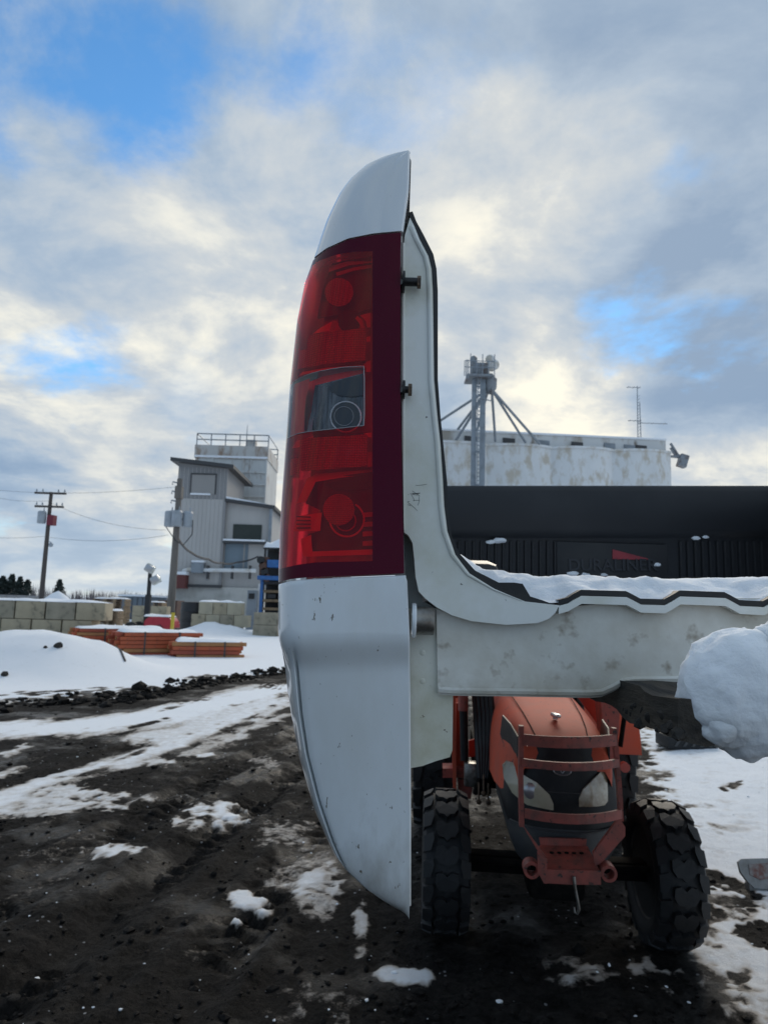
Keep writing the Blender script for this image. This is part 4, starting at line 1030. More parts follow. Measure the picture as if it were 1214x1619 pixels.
# oval badge
c_ = tl(*zc([(552, 362)])[0], 2.93); bm = B(); bmesh.ops.create_circle(bm, cap_ends=True, radius=1, segments=24)
for v in bm.verts: v.co = nose(c_.x + v.co.x * .034, c_.z + v.co.y * .015, .007)
bd = tp('badge', bm, M_['darksteel'])
bm = B(); tube(bm, [nose(c_.x + .034 * math.cos(a), c_.z + .015 * math.sin(a), .008) for a in np.linspace(0, 2 * math.pi, 25)], .0022, 5, False); tube(bm, [nose(c_.x - .012, c_.z + .008, .008), nose(c_.x, c_.z - .008, .008), nose(c_.x + .012, c_.z + .008, .008)], .002, 5); tp('badge_rim', bm, M_['silver'], True, bd)
# guard bars
YG = 2.80
def bar(name, pts, h, mt, bow=0.0, th=.009):
    L_ = [tl(x, y, YG) for x, y in pts]
    if bow:
        a, b = L_[0], L_[-1]; out = []
        for k in range(11):
            s = k / 10; p = a.lerp(b, s); p.y -= bow * (1 - (2 * s - 1) ** 2); out.append(p)
        L_ = out
    bm = B(); strap(bm, L_, h, th); return tp(name, bm, mt)
gm = M_['tred_dirty']
bar('guard_bar', zc([(378, 220), (782, 220)]), .042, gm, .055); bar('guard_bar', zc([(372, 318), (792, 320)]), .030, gm, .075); bar('guard_bar', zc([(386, 540), (804, 542)]), .034, gm, .075)
def vbar(name, pts, wd, th=.01, Y=YG):
    L_ = [tl(x, y, Y) for x, y in pts]; bm = B(); strap(bm, L_, th, wd, up=(0, 1, 0)); return tp(name, bm, gm)
bm = B()
def upright(name, pts, wd, dep=.03):
    """vertical flat bar seen nearly edge-on"""
    bm = B(); L_ = [tl(x, y, YG) for x, y in pts]; n = len(L_)
    A = [p + Vector((-wd / 2, 0, 0)) for p in L_] + [p + Vector((wd / 2, 0, 0)) for p in L_[::-1]]
    prism(bm, A, (0, dep, 0)); return tp(name, bm, gm)
upright('guard_upright', zc([(370, 160), (368, 400), (372, 600)]), .018)
upright('guard_upright', zc([(776, 170), (790, 320), (802, 480), (806, 575)]), .016)
bm = B(); prism(bm, [tl(x, y, YG) for x, y in zc([(796, 560), (822, 600), (822, 640), (715, 760), (690, 770), (682, 715)])], (0, .02, 0)); tp('guard_brace', bm, gm)
bm = B(); prism(bm, [tl(x, y, YG) for x, y in zc([(372, 590), (384, 605), (480, 735), (484, 748), (450, 720)])], (0, .02, 0)); tp('guard_brace', bm, gm)
# bumper bracket
YB = 2.76
bm = B(); prism(bm, [tl(x, y, YB) for x, y in zc([(483, 786), (716, 792), (716, 852), (590, 852), (480, 846)])], (0, .012, 0)); bevel_all(bm, .002, 1, 40); tp('bumper_plate', bm, gm)
a0, a1, a2, a3 = [tl(x, y, YB) for x, y in zc([(486, 788), (714, 792), (690, 700), (470, 696)])]
a2 = a2 + Vector((0, .14, -.03)); a3 = a3 + Vector((0, .14, -.03))
bm = B(); prism(bm, [a0 + Vector((0, .013, -.004)), a1 + Vector((0, .013, -.004)), a2, a3], (0, 0, -.01)); sh = tp('bumper_shelf', bm, gm)
for k in range(5):
    bm = B(); c_ = (a3 + (a2 - a3) * (.2 + .15 * k)) * .7 + (a0 + (a1 - a0) * (.2 + .15 * k)) * .3; lathe(bm, [(.001, .002), (.008, .002), (.008, -.002)], 12, 'z', c_ + Vector((0, 0, 0.0))); tp('bolt_hole', bm, M_['tdark'], True, sh)
bm = B(); prism(bm, [tl(x, y, YB) for x, y in zc([(440, 708), (482, 742), (482, 848), (468, 846), (442, 800)])], (0, .012, 0)); tp('bumper_side', bm, gm)
bm = B(); prism(bm, [tl(x, y, YB + .02) for x, y in zc([(466, 692), (682, 698), (676, 765), (478, 765)])], (0, .01, 0)); bmesh.ops.translate(bm, verts=bm.verts, vec=(0, .12, .0)); tp('bumper_back', bm, gm)
for px, py in zc([(411, 778), (744, 793)]):
    c_ = tl(px, py, 2.80); bm = B()
    P = []
    for r_, h_ in ((.027, -.03), (.030, -.03), (.030, .03), (.019, .03), (.019, -.03), (.027, -.03)):
        P.append([c_ + Vector((r_ * math.cos(a), h_, r_ * math.sin(a))) for a in np.linspace(0, 2 * math.pi, 21)])
    grid(bm, P); rg = tp('tow_ring', bm, gm, 45)
    bm = B(); box(bm, min(c_.x, 0) if False else c_.x - (.0 if px < 900 else .05), c_.x + (.05 if px < 900 else .0), c_.y + .01, c_.y + .025, c_.z - .012, c_.z + .012); tp('ring_arm', bm, M_['tdark'], False, rg)
h0 = tl(907, 1391, YB - .01); bm = B(); tube(bm, [h0 + Vector((0, 0, .012)), h0, tl(909, 1405, YB - .01), tl(913, 1425, YB - .012), tl(915, 1438, YB - .01), tl(912, 1445, YB - .01), tl(908, 1442, YB - .01), tl(907, 1434, YB - .01)], [.006, .007, .005, .005, .006, .005, .004, .003], 8); tp('hook', bm, M_['steel'], True)
# undercarriage
bm = B(); box(bm, -.42, .42, .10, .19, .26, .34, .015); box(bm, -.12, .12, -.02, .22, .20, .40, .03); tp('front_axle', bm, M_['tdark'], True)
bm = B(); box(bm, -.14, .14, -.12, 1.5, .36, .56, .01); tp('chassis', bm, M_['tdark'])
bm = B(); box(bm, -.19, .19, -.10, .9, .50, .80, .02); tp('engine_block', bm, M_['tdark'], True)
bm = B(); tube(bm, [(-.40, .06, .33), (-.05, .04, .33)], .016, 8); tube(bm, [(.40, .06, .33), (.05, .04, .33)], .016, 8); tp('steering_rod', bm, M_['tdark'], True)
bm = B(); box(bm, -.30, .30, .95, 1.9, .42, .60, .02); tp('rear_housing', bm, M_['tdark'], True)
# wheels
def wheel(x, y, R, w, n, steer=0.0):
    rt = bpy.data.objects.new('wheel', None)
    bm = B(); lathe(bm, [(R * .60, -w * .36), (R * .62, -w * .42), (R * .55, -w * .30), (R * .50, -w * .10), (R * .16, -w * .08), (R * .14, w * .1), (R * .5, w * .12), (R * .55, w * .3), (R * .62, w * .42), (R * .60, w * .36)], 32, 'x')
    me = finish(bm, M_['rim'], True); rt = link('wheel', me, trac, (x, y, R + .0), steer)
    Ri = R - .024
    prof = [(R * .60, -w * .38), (R * .66, -w * .47), (R * .78, -w * .50), (Ri * .93, -w * .485), (Ri * .985, -w * .44), (Ri, -w * .36), (Ri * 1.004, 0), (Ri, w * .36), (Ri * .985, w * .44), (Ri * .93, w * .485), (R * .78, w * .5), (R * .66, w * .47), (R * .60, w * .38)]
    bm = B(); lathe(bm, prof, 48, 'x'); ty = obj('tyre', bm, M_['tyre'], rt, True, local=True)
    bm = B(); step = 2 * math.pi / n
    def lug(pts, a0, h0, h1):
        lo = []; hi = []
        for xx, ss in pts:
            dr = .018 * max(0, abs(xx) / (w / 2) - .55) / .45; a = a0 + ss * step
            for lst, rr, k in ((lo, Ri - .01 - dr, 1.0), (hi, R - dr, .93)):
                lst.append(bm.verts.new((xx * (1 if lst is lo else .97), rr * math.cos(a), rr * math.sin(a))))
        bm.faces.new(hi); m_ = len(pts)
        for i in range(m_): bm.faces.new((lo[i], lo[(i + 1) % m_], hi[(i + 1) % m_], hi[i]))
    hw = w / 2
    for k in range(n):
        a = k * step
        lug([(-.46 * hw, -.34), (-.20 * hw, -.40), (0, -.24), (.20 * hw, -.40), (.46 * hw, -.34), (.50 * hw, .02), (.34 * hw, .28), (.14 * hw, .30), (0, .44), (-.14 * hw, .30), (-.34 * hw, .28), (-.50 * hw, .02)], a, 0, 0)
        for s in (-1, 1):
            lug([(s * .60 * hw, .10), (s * .56 * hw, .36), (s * .70 * hw, .80), (s * 1.01 * hw, .86), (s * 1.01 * hw, .22)], a, 0, 0)
    obj('tread', bm, M_['tyre'], rt, False, local=True)
    bm = B(); lathe(bm, [(.001, -w * .2), (R * .14, -w * .2), (R * .16, -w * .05), (R * .16, w * .2), (.001, w * .2)], 20, 'x'); obj('hub', bm, M_['rim'], rt, True, local=True)
    return rt
wheel(-.475, .14, .298, .20, 18, math.radians(2)); wheel(.475, .14, .298, .20, 18, math.radians(2))
wheel(-.54, 1.72, .50, .26, 20); wheel(.54, 1.72, .50, .26, 20)
# loader frame at both sides of the hood, raised under the bed
YM = 3.95
def lpoly(name, pts, Y, mt, th=.03, smooth=False): bm = B(); prism(bm, [tl(x, y, Y) for x, y in pts], (0, th, 0)); return tp(name, bm, mt, smooth)
lpoly('loader_post', zc([(62, -60), (82, -60), (86, 440), (72, 442)]), YM, M_['tred'], .18)
lpoly('loader_plate', zc([(86, 60), (136, 60), (138, 350), (84, 352)]), YM + .12, M_['tred'], .02)
lpoly('loader_foot', zc([(26, 345), (142, 345), (142, 385), (26, 385)]), YM + .05, M_['tred_dirty'], .14)
lpoly('loader_bracket', zc([(92, 390), (160, 400), (150, 475), (95, 475)]), YM + .05, M_['tred_dirty'], .04)
lpoly('side_cover', zc([(140, 225), (206, 205), (204, 290), (140, 296)]), YM + .2, M_['tred_bright'], .02)
bm = B(); tube(bm, [tl(*zc([(116, -40)])[0], YM - .05), tl(*zc([(116, 92)])[0], YM - .05)], .028, 12); tp('cylinder_barrel', bm, M_['tred_dirty'], True)
bm = B(); tube(bm, [tl(*zc([(117, 90)])[0], YM - .05), tl(*zc([(122, 310)])[0], YM - .05)], .022, 12); tp('hydraulic_rod', bm, M_['tblack'], True)
for k in range(5):
    x = 160 + k * 18; bm = B(); tube(bm, [tl(*zc([(x, -40)])[0], YM - .02 * k), tl(*zc([(x + 12, 120)])[0], YM - .03 * k), tl(*zc([(x + 20 - k * 4, 260)])[0], YM - .1), tl(*zc([(188 + k * 8, 380)])[0], YM - .12), tl(*zc([(170 + k * 14, 450)])[0], YM)], .016, 7); tp('hydraulic_hose', bm, M_['rubber'], True)
bm = B(); q = tl(*zc([(150, 375)])[0], YM - .1); box(bm, q.x - .035, q.x + .035, q.y, q.y + .08, q.z - .06, q.z + .06, .01); tp('valve_block', bm, M_['steel'], True)
for px, py in zc([(184, 490), (226, 494), (205, 455)]):
    bm = B(); q = tl(px, py, YM - .2); lathe(bm, [(.002, -.012), (.013, -.008), (.013, .008), (.002, .012)], 10, 'y', q); tube(bm, [q, q + Vector((0, .02, .09))], .005, 6); tp('control_knob', bm, M_['rust'], True)
lpoly('loader_panel', zc([(612, 30), (722, 40), (722, 150), (700, 150)]), YM + .1, M_['tred_bright'], .03)
lpoly('loader_post', zc([(706, -60), (800, -60), (796, 170), (770, 310), (735, 300), (722, 120)]), YM - .12, M_['tred_dirty'], .16)
lpoly('loader_bracket', zc([(765, 420), (785, 430), (780, 530), (765, 530)]), YM - .35, M_['tred_dirty'], .06)
bm = B(); tube(bm, [tl(*zc([(822, 90)])[0], YM - .3), tl(*zc([(800, 250)])[0], YM - .3)], .012, 10); tp('hydraulic_rod', bm, M_['tdark'], True)
bm = B(); q = tl(*zc([(818, 338)])[0], 4.2); lathe(bm, [(.002, -.02), (.028, -.02), (.028, .02), (.002, .02)], 12, 'y', q); tp('marker_lamp', bm, M_['tred_bright'], True)
# arms and carriage that carry the timbers
for s in (-1, 1):
    a = Vector((s * .43, .78, .95)); b = Vector((s * .43, .72, 1.20)); c_ = Vector((s * .43, -.12, 1.215))
    bm = B(); strap(bm, [a, b], .10, .07, up=(0, 1, 0)); strap(bm, [b + Vector((0, .05, -.03)), c_], .09, .06); tp('loader_arm', bm, M_['tred'])
bm = B(); box(bm, -.62, .74, -.20, -.08, 1.20 - TZ, 1.286 - TZ, .006); tp('loader_carriage', bm, M_['tred_dirty'])
bm = B(); box(bm, .42, .80, -.20, .08, 1.2861 - TZ, 1.317 - TZ); tp('carriage_pad', bm, M_['tred_dirty'])
# operator station behind the hood
bm = B(); box(bm, -.24, .24, .93, 1.02, .60, 1.16, .03); tp('dashboard', bm, M_['tgrey'], True)
bm = B(); tube(bm, [Vector((.17 * math.cos(a), 1.16 + .06 * math.sin(a), 1.27 + .16 * math.sin(a))) for a in np.linspace(0, 2 * math.pi, 25)], .013, 7, False); tube(bm, [(0, 1.16, 1.27), (0, 1.02, 1.1)], .018, 8); tp('steering_wheel', bm, M_['tblack'], True)
bm = B(); box(bm, -.22, .22, 1.35, 1.75, .78, .88, .03); box(bm, -.21, .21, 1.70, 1.80, .86, 1.22, .03); box(bm, -.08, .08, 1.45, 1.65, .58, .8); tp('seat', bm, M_['tblack'], True)
for s in (-1, 1):
    bm = B(); P = []
    for a in np.linspace(.15, 2.6, 14): P.append([Vector((s * xx, 1.72 - .56 * math.cos(a), .52 + .56 * math.sin(a))) for xx in (.36, .44, .67)])
    grid(bm, P); tp('fender', bm, M_['tred'], True)
bm = B(); tube(bm, [(-.42, 1.85, .5), (-.42, 1.85, 1.75), (-.36, 1.85, 1.82), (.36, 1.85, 1.82), (.42, 1.85, 1.75), (.42, 1.85, .5)], .03, 8); tp('roll_bar', bm, M_['tblack'], True)

# things lying in the snow at the right
q = G(1092, 1181); z0 = gz(q.x, q.y)
q = G(1092, 1181, z0)
sb_ = thing('rubber_sign_base', 'black rubber sign base with a short post standing in the snow', 'sign base', (q.x, q.y, z0))
bm = B(); box(bm, -.265, .265, -.05, .30, -.02, .115, .012); sbo = obj('base', bm, M_['tyre'], sb_, True, local=True)
for k in range(5):
    bm = B(); prism(bm, [Vector((-.20 + k * .09, -.058, .01)), Vector((-.17 + k * .09, -.058, .01)), Vector((-.11 + k * .09, -.058, .10)), Vector((-.14 + k * .09, -.058, .10))], (0, .012, 0)); obj('tread_bar', bm, M_['tgrey'], sb_, local=True)
bm = B(); tube(bm, [(0, .1, .1), (0, .1, .24)], .022, 10); obj('post', bm, M_['steel'], sb_, True, local=True)
# grey shovel blade at the edge of the frame
q = W(1195, 1380, 3.95); zg = gz(q.x, q.y)
sv = thing('snow_shovel', 'dirty grey plastic shovel blade with a worn red label, lying on the trodden snow', 'shovel', (q.x, q.y, zg))
def svp(px, py): p = W(px, py, 3.95); return p - Vector((q.x, q.y, zg))
out = [svp(x, y) for x, y in ((1174, 1364), (1180, 1360), (1214, 1359), (1290, 1360), (1300, 1375), (1296, 1404), (1214, 1406), (1192, 1404), (1183, 1394), (1175, 1380))]
dz_ = -min(p.z for p in out) + .01 if min(p.z for p in out) > .02 else 0
bm = B(); prism(bm, out, (0, .02, 0)); bevel_all(bm, .004, 2, 30); bmesh.ops.rotate(bm, verts=bm.verts, cent=out[7], matrix=Matrix.Rotation(math.radians(-25), 4, 'X')); obj('blade', bm, M_['plate'], sv, True, local=True)
bm = B(); prism(bm, [svp(x, y) + Vector((0, -.004, 0)) for x, y in ((1190, 1368), (1230, 1366), (1232, 1388), (1204, 1392), (1188, 1384))], (0, .004, 0)); bmesh.ops.rotate(bm, verts=bm.verts, cent=out[7], matrix=Matrix.Rotation(math.radians(-25), 4, 'X')); obj('label_sticker', bm, mat('worn_red_label', (.17, .07, .055), (.25, .24, .23), 30, (.4, .6), rough=.6), sv, local=True)
bm = B(); tube(bm, [out[3] + Vector((-.02, .02, -.05)), out[3] + Vector((.5, .1, -.03)), out[3] + Vector((1.0, .15, -.06))], .016, 8); obj('handle', bm, M_['pallet'], sv, True, local=True)
bm = B(); box(bm, out[7].x - .02, out[3].x, .01, .06, -.05, out[7].z + .012); obj('blade_rib', bm, M_['plate'], sv, local=True)

# ------------------------------------------------------------------ background, left
cz = lambda p: zz(p, 4.764, 240, 660)
def bx(x0, x1, y0, y1, z0, z1, bev=0): bm = B(); box(bm, x0, x1, y0, y1, z0, z1, bev); return bm
YBd = 70.0
def wb(px, py, Y=YBd): return W(px, py, Y)
mill = thing('mill_building', 'tall grey metal-clad mill building with stained white base and shed roof', 'building', (wb(330, 960).x, YBd, 0))
def bp(name, bm, mt, parent=None, smooth=False): return obj(name, bm, mt, parent or mill, smooth)
xa, xb = wb(*cz([(196, 500)])[0]).x, wb(*cz([(562, 500)])[0]).x; zA = wb(*cz([(200, 330)])[0]).z; zB = wb(*cz([(562, 360)])[0]).z
zbase = wb(*cz([(340, 1270)])[0]).z; zmid = wb(*cz([(380, 612)])[0]).z
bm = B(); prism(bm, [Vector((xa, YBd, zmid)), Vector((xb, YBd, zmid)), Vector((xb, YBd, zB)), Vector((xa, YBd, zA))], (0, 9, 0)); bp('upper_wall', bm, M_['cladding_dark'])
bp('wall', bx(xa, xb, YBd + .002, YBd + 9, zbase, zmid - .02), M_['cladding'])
for k in range(12):
    x = xa + (xb - xa) * (k + .5) / 12; bp('siding_seam', bx(x - .02, x + .02, YBd - .03, YBd + .01, zbase + .05, zA - .6), M_['cladding'])
r0, r1 = wb(*cz([(160, 310)])[0]), wb(*cz([(628, 378)])[0])
bm = B(); prism(bm, [Vector((r0.x, YBd - .8, r0.z)), Vector((r1.x, YBd - .8, r1.z + .15)), Vector((r1.x, YBd - .8, r1.z - .2)), Vector((r0.x, YBd - .8, r0.z - .35))], (0, 11, 0)); bp('roof', bm, M_['trim'])
w0, w1 = wb(*cz([(305, 430)])[0]), wb(*cz([(475, 580)])[0])
wd = bp('boarded_window', bx(w0.x, w1.x, YBd - .06, YBd + .05, w1.z, w0.z), M_['cladding_mid'])
for a_, b_, c_, d_ in ((w0.x - .1, w1.x + .1, w0.z, w0.z + .14), (w0.x - .1, w0.x, w1.z, w0.z), (w1.x, w1.x + .1, w1.z, w0.z)):
    bp('frame', bx(a_, b_, YBd - .12, YBd + .02, c_, d_), M_['trim'], wd)
bp('snow_on_sill', bx(w0.x, w1.x - .4, YBd - .2, YBd, w1.z - .1, w1.z + .06), M_['snow'], wd)
xc_, xd_ = wb(*cz([(546, 900)])[0]).x, wb(*cz([(885, 900)])[0]).x
zC = wb(*cz([(575, 625)])[0]).z; zD = wb(*cz([(900, 670)])[0]).z
bm = B(); prism(bm, [Vector((xb + .01, YBd + .5, zbase)), Vector((xd_, YBd + .5, zbase)), Vector((xd_, YBd + .5, zD)), Vector((xb + .01, YBd + .5, zC))], (0, 8, 0)); bp('annex_wall', bm, M_['cladding'])
r0, r1 = wb(*cz([(565, 612)])[0]), wb(*cz([(930, 665)])[0])
bm = B(); prism(bm, [Vector((xb + .012, YBd - .2, r0.z)), Vector((r1.x, YBd - .2, r1.z)), Vector((r1.x, YBd - .2, r1.z - .3)), Vector((xb + .012, YBd - .2, r0.z - .3))], (0, 9, 0)); bp('annex_roof', bm, M_['trim'])
bm = B(); prism(bm, [Vector((xb + .1, YBd - .1, r0.z + .22)), Vector((r1.x - 2, YBd - .1, r1.z + .35)), Vector((r1.x - .2, YBd - .1, r1.z + .01)), Vector((xb + .1, YBd - .1, r0.z + .01))], (0, 8, 0)); bp('roof_snow', bm, M_['snow'])
w0, w1 = wb(*cz([(610, 800)])[0]), wb(*cz([(818, 930)])[0]); bp('dark_window', bx(w0.x, w1.x, YBd + .38, YBd + .6, w1.z, w0.z), M_['greenpane'])
w0, w1 = wb(*cz([(548, 945)])[0]), wb(*cz([(712, 1150)])[0]); dr = bp('loading_door', bx(xb + .2, w1.x, YBd + .40, YBd + .6, w1.z, w0.z), M_['bluepane'])
bp('door_trim', bx(w1.x - .45, w1.x - .3, YBd + .36, YBd + .45, w1.z, w0.z), M_['cladding_mid'], dr)
s0, s1 = wb(*cz([(545, 930)])[0]), wb(*cz([(862, 948)])[0]); bp('canopy', bx(xb + .05, s1.x, YBd - .2, YBd + .6, s1.z - .1, s1.z + .12), M_['trim']); bp('canopy_snow', bx(xb + .05, s1.x - .1, YBd - .2, YBd + .55, s1.z + .122, s1.z + .32, .05), M_['snow'])
bp('base_wall', bx(xa + .05, wb(*cz([(820, 1350)])[0]).x, YBd + .05, YBd + 8, -.3, zbase - .02), M_['plaster'])
bp('corner_trim', bx(xb - .12, xb + .10, YBd - .05, YBd + .3, zbase, zB - .2), M_['cladding_dark'])
pp = [wb(*p, YBd - .4) for p in cz([(232, 1205), (232, 1180), (245, 1155), (275, 1145), (400, 1150), (600, 1152), (785, 1155)])]; bm = B(); tube(bm, pp, .2, 8); bp('duct_pipe', bm, M_['silo'], smooth=True)
w0 = wb(*cz([(228, 1235)])[0]); bp('red_fan_box', bx(w0.x - .75, w0.x + .65, YBd - 1.2, YBd + .1, w0.z - .7, w0.z + .6), M_['brick_red']); bp('fan_box_snow', bx(w0.x - .8, w0.x + .7, YBd - 1.25, YBd + .1, w0.z + .602, w0.z + .9, .05), M_['snow'])
w0 = wb(*cz([(358, 1130)])[0]); bp('meter_box', bx(w0.x - .6, w0.x + .6, YBd - .7, YBd + .1, w0.z - .55, w0.z + .45), M_['galv']); bp('meter_snow', bx(w0.x - .62, w0.x + .62, YBd - .72, YBd + .1, w0.z + .452, w0.z + .65, .05), M_['snow'])
for px in (430, 612, 745):
    w0 = wb(*cz([(px, 1140)])[0]); bp('pipe_hanger', bx(w0.x - .08, w0.x + .08, YBd - .5, YBd + .1, w0.z - 1.0, w0.z + .3), M_['trim'])
bp('ledge', bx(wb(*cz([(250, 1255)])[0]).x, wb(*cz([(530, 1255)])[0]).x, YBd - .35, YBd + .1, zbase - .12, zbase + .15), M_['trim'])
bp('downpipe', bx(wb(*cz([(886, 700)])[0]).x, wb(*cz([(908, 700)])[0]).x, YBd + .1, YBd + .48, zbase, zD - .2), M_['galv'])
# steel bin behind
YB2 = 82.0
bn_ = thing('storage_bin', 'rust-streaked white square bin tower with railing behind the grey mill', 'bin tower', (W(365, 900, YB2).x, YB2, 0))
x0, x1 = W(*cz([(330, 300)])[0], YB2).x, W(*cz([(872, 300)])[0], YB2).x; z1 = W(*cz([(600, 212)])[0], YB2).z
obj('bin_wall', bx(x0, x1, YB2, YB2 + 8, 0, z1), M_['bin'], bn_)
for py in (300, 408, 500, 590):
    z = W(*cz([(600, py)])[0], YB2).z; obj('stiffener', bx(x0 - .05, x1 + .05, YB2 - .25, YB2 + .05, z - .12, z + .12), M_['snow'] if py == 300 else M_['bin'], bn_)
for px in (340, 455, 690, 745, 862):
    x = W(*cz([(px, 400)])[0], YB2).x; obj('rib', bx(x - .1, x + .1, YB2 - .15, YB2 + .05, 0, z1 - .3), M_['binrust'] if px in (340, 690) else M_['bin'], bn_)
obj('top_band', bx(x0 - .1, x1 + .1, YB2 - .18, YB2 + 8, z1 - 1.6, z1 - .05), M_['binrust'], bn_)
zr1 = W(*cz([(600, 125)])[0], YB2).z
for yy in (YB2 + .2, YB2 + 7.6):
    for zf in (.0, .5):
        bm = B(); z = z1 + (zr1 - z1) * (1 - zf); tube(bm, [(x0, yy, z), (x1, yy, z)], .07, 6); obj('rail', bm, M_['galv'], bn_, True)
    for k in range(6):
        x = x0 + (x1 - x0) * k / 5; bm = B(); tube(bm, [(x, yy, z1 - .1), (x, yy, zr1)], .07, 6); obj('rail_post', bm, M_['galv_rust'], bn_, True)
for x in (x0, x1):
    bm = B(); tube(bm, [(x, YB2 + .2, zr1), (x, YB2 + 7.6, zr1)], .06, 6); obj('rail', bm, M_['galv'], bn_, True)
ap = W(*cz([(710, 40)])[0], YB2); bm = B(); tube(bm, [(ap.x, YB2 + 1, z1 - .1), (ap.x, YB2 + 1, ap.z)], [.09, .03], 6); obj('antenna', bm, M_['galv'], bn_, True)
obj('roof_box', bx(x1 - 2.6, x1 - 1.6, YB2 + .5, YB2 + 1.5, z1, z1 + .9), M_['binrust'], bn_)

# utility poles
def pole(name, label, px, py_top, Y, r, mt):
    x = W(px, 870, Y).x; zt_ = W(px + 6, py_top, Y).z; zg = gz(x, Y); p = thing(name, label, 'utility pole', (x, Y, zg))
    bm = B(); tube(bm, [(x, Y, zg - .3), (x, Y, zt_)], [r * 1.25, r * .8], 10); obj('pole', bm, mt, p, True); return p, x, zt_
pA, xA, zA_ = pole('utility_pole', 'dark bare utility pole with two crossarms and a red box above the trees', 73, 778, 52., .16, M_['polewood_dark'])
for dz, L_ in ((-.1, 1.15), (-1.1, 1.05)):
    bm = B(); box(bm, xA - L_, xA + L_, 51.8, 51.98, zA_ + dz - .07, zA_ + dz + .07); obj('crossarm', bm, M_['polewood_dark'], pA)
    for s in (-.9, -.5, .5, .9):
        bm = B(); lathe(bm, [(.03, 0), (.07, .02), (.05, .16), (.02, .2)], 8, 'z', (xA + s * L_, 51.9, zA_ + dz + .11)); obj('insulator', bm, M_['transformer'], pA, True)
def can(p, x, y, z, r, h, mt):
    bm = B(); lathe(bm, [(r * .9, 0), (r, .05), (r, h * .86), (r * 1.06, h * .88), (r * .8, h), (.02, h * 1.02)], 16, 'z', (x, y, z)); o = obj('transformer', bm, mt, p, True)
    bm = B(); tube(bm, [(x + r * .4, y, z + h), (x + r * .4, y, z + h * 1.28)], [.05, .03], 6); obj('bushing', bm, mt, o, True)
q = W(71, 820, 52.); can(pA, q.x - .02, 51.6, q.z - .4, .30, .9, M_['transformer'])
q = W(84, 823, 52.); obj('red_switch_box', bx(q.x - .22, q.x + .25, 51.5, 52.1, q.z - .38, q.z + .36), M_['crate_red'], pA)
q = W(81, 862, 52.); bm = B(); lathe(bm, [(.05, .2), (.16, .1), (.14, -.1), (.02, -.14)], 10, 'z', q); tube(bm, [(xA, 52, q.z + .35), (q.x, 52, q.z + .2)], .03, 6); obj('yard_lamp', bm, M_['transformer'], pA, True)
YP2 = 45.
pB, xB, zB_ = pole('utility_pole', 'grey utility pole carrying three round transformers beside the mill', 277, 757, YP2, .21, M_['polewood'])
q = W(283, 820, YP2)
for dx, dy in ((-.55, -.1), (.02, -.5), (.6, -.1)): can(pB, xB + dx + .1, YP2 + dy, q.z - .55, .32, 1.0, M_['transformer'])
bm = B(); box(bm, xB - .6, xB + .75, YP2 - .15, YP2 + .1, q.z - .1, q.z + .02); obj('transformer_bracket', bm, M_['galv'], pB)
for dz in (-.3, -.9, -1.5, -2.2, -3.0):
    bm = B(); tube(bm, [(xB, YP2, zB_ + dz), (xB - .42, YP2 - .1, zB_ + dz + .08), (xB - .42, YP2 - .1, zB_ + dz - .12)], .05, 6); obj('insulator', bm, M_['transformer'], pB, True)
obj('pole_cap', bx(xB - .21, xB + .22, YP2 - .25, YP2 + .25, zB_ - 1.3, zB_ - .5), M_['polewood'], pB)
def wire(pts, r, name='cable', label=None, sag=0.0, parent=None, n=14):
    P = []
    for a, b in zip(pts, pts[1:]):
        a, b = Vector(a), Vector(b)
        for k in range(n):
            s = k / n; p = a.lerp(b, s); p.z -= sag * 4 * s * (1 - s); P.append(p)
    P.append(Vector(pts[-1])); bm = B(); tube(bm, P, r, 5); o = obj(name, bm, M_['wire'], parent, True)
    if label: tag(o, label, 'cable')
    return o
wire([W(262, 832, YP2 + .2), W(278, 855, YP2 - .3), W(290, 862, YP2 - .3), W(304, 845, YP2 - .2), W(305, 822, YP2 - .3)], .03, 'drop_cable', None, 0, pB, 4)
wire([W(281, 850, YP2), W(300, 872, 50), W(330, 884, 55), W(350, 890, 60), W(375, 889, 66), W(408, 880, 69.9)], .085, 'service_cable', 'thick black cable drooping from the transformer pole to the mill', .12)
for i, (a, b, sg) in enumerate((((-60, 770), (76, 792), .4), ((76, 792), (262, 838), .5), ((-60, 845), (70, 848), .2), ((70, 848), (266, 846), .35), ((-60, 768), (276, 770), .5))):
    names = ['thin overhead wire running left from the upper crossarm', 'thin overhead wire sloping between the two poles', 'low overhead wire running left from the dark pole', 'low level wire strung between the two poles', 'topmost overhead wire passing over the dark pole']
    Ya = 52. if a[0] > 0 else 58.; Yb_ = 52. if b[0] < 100 else YP2
    wire([W(*a, Ya), W(*b, Yb_)], .010, 'overhead_wire', names[i], sg)

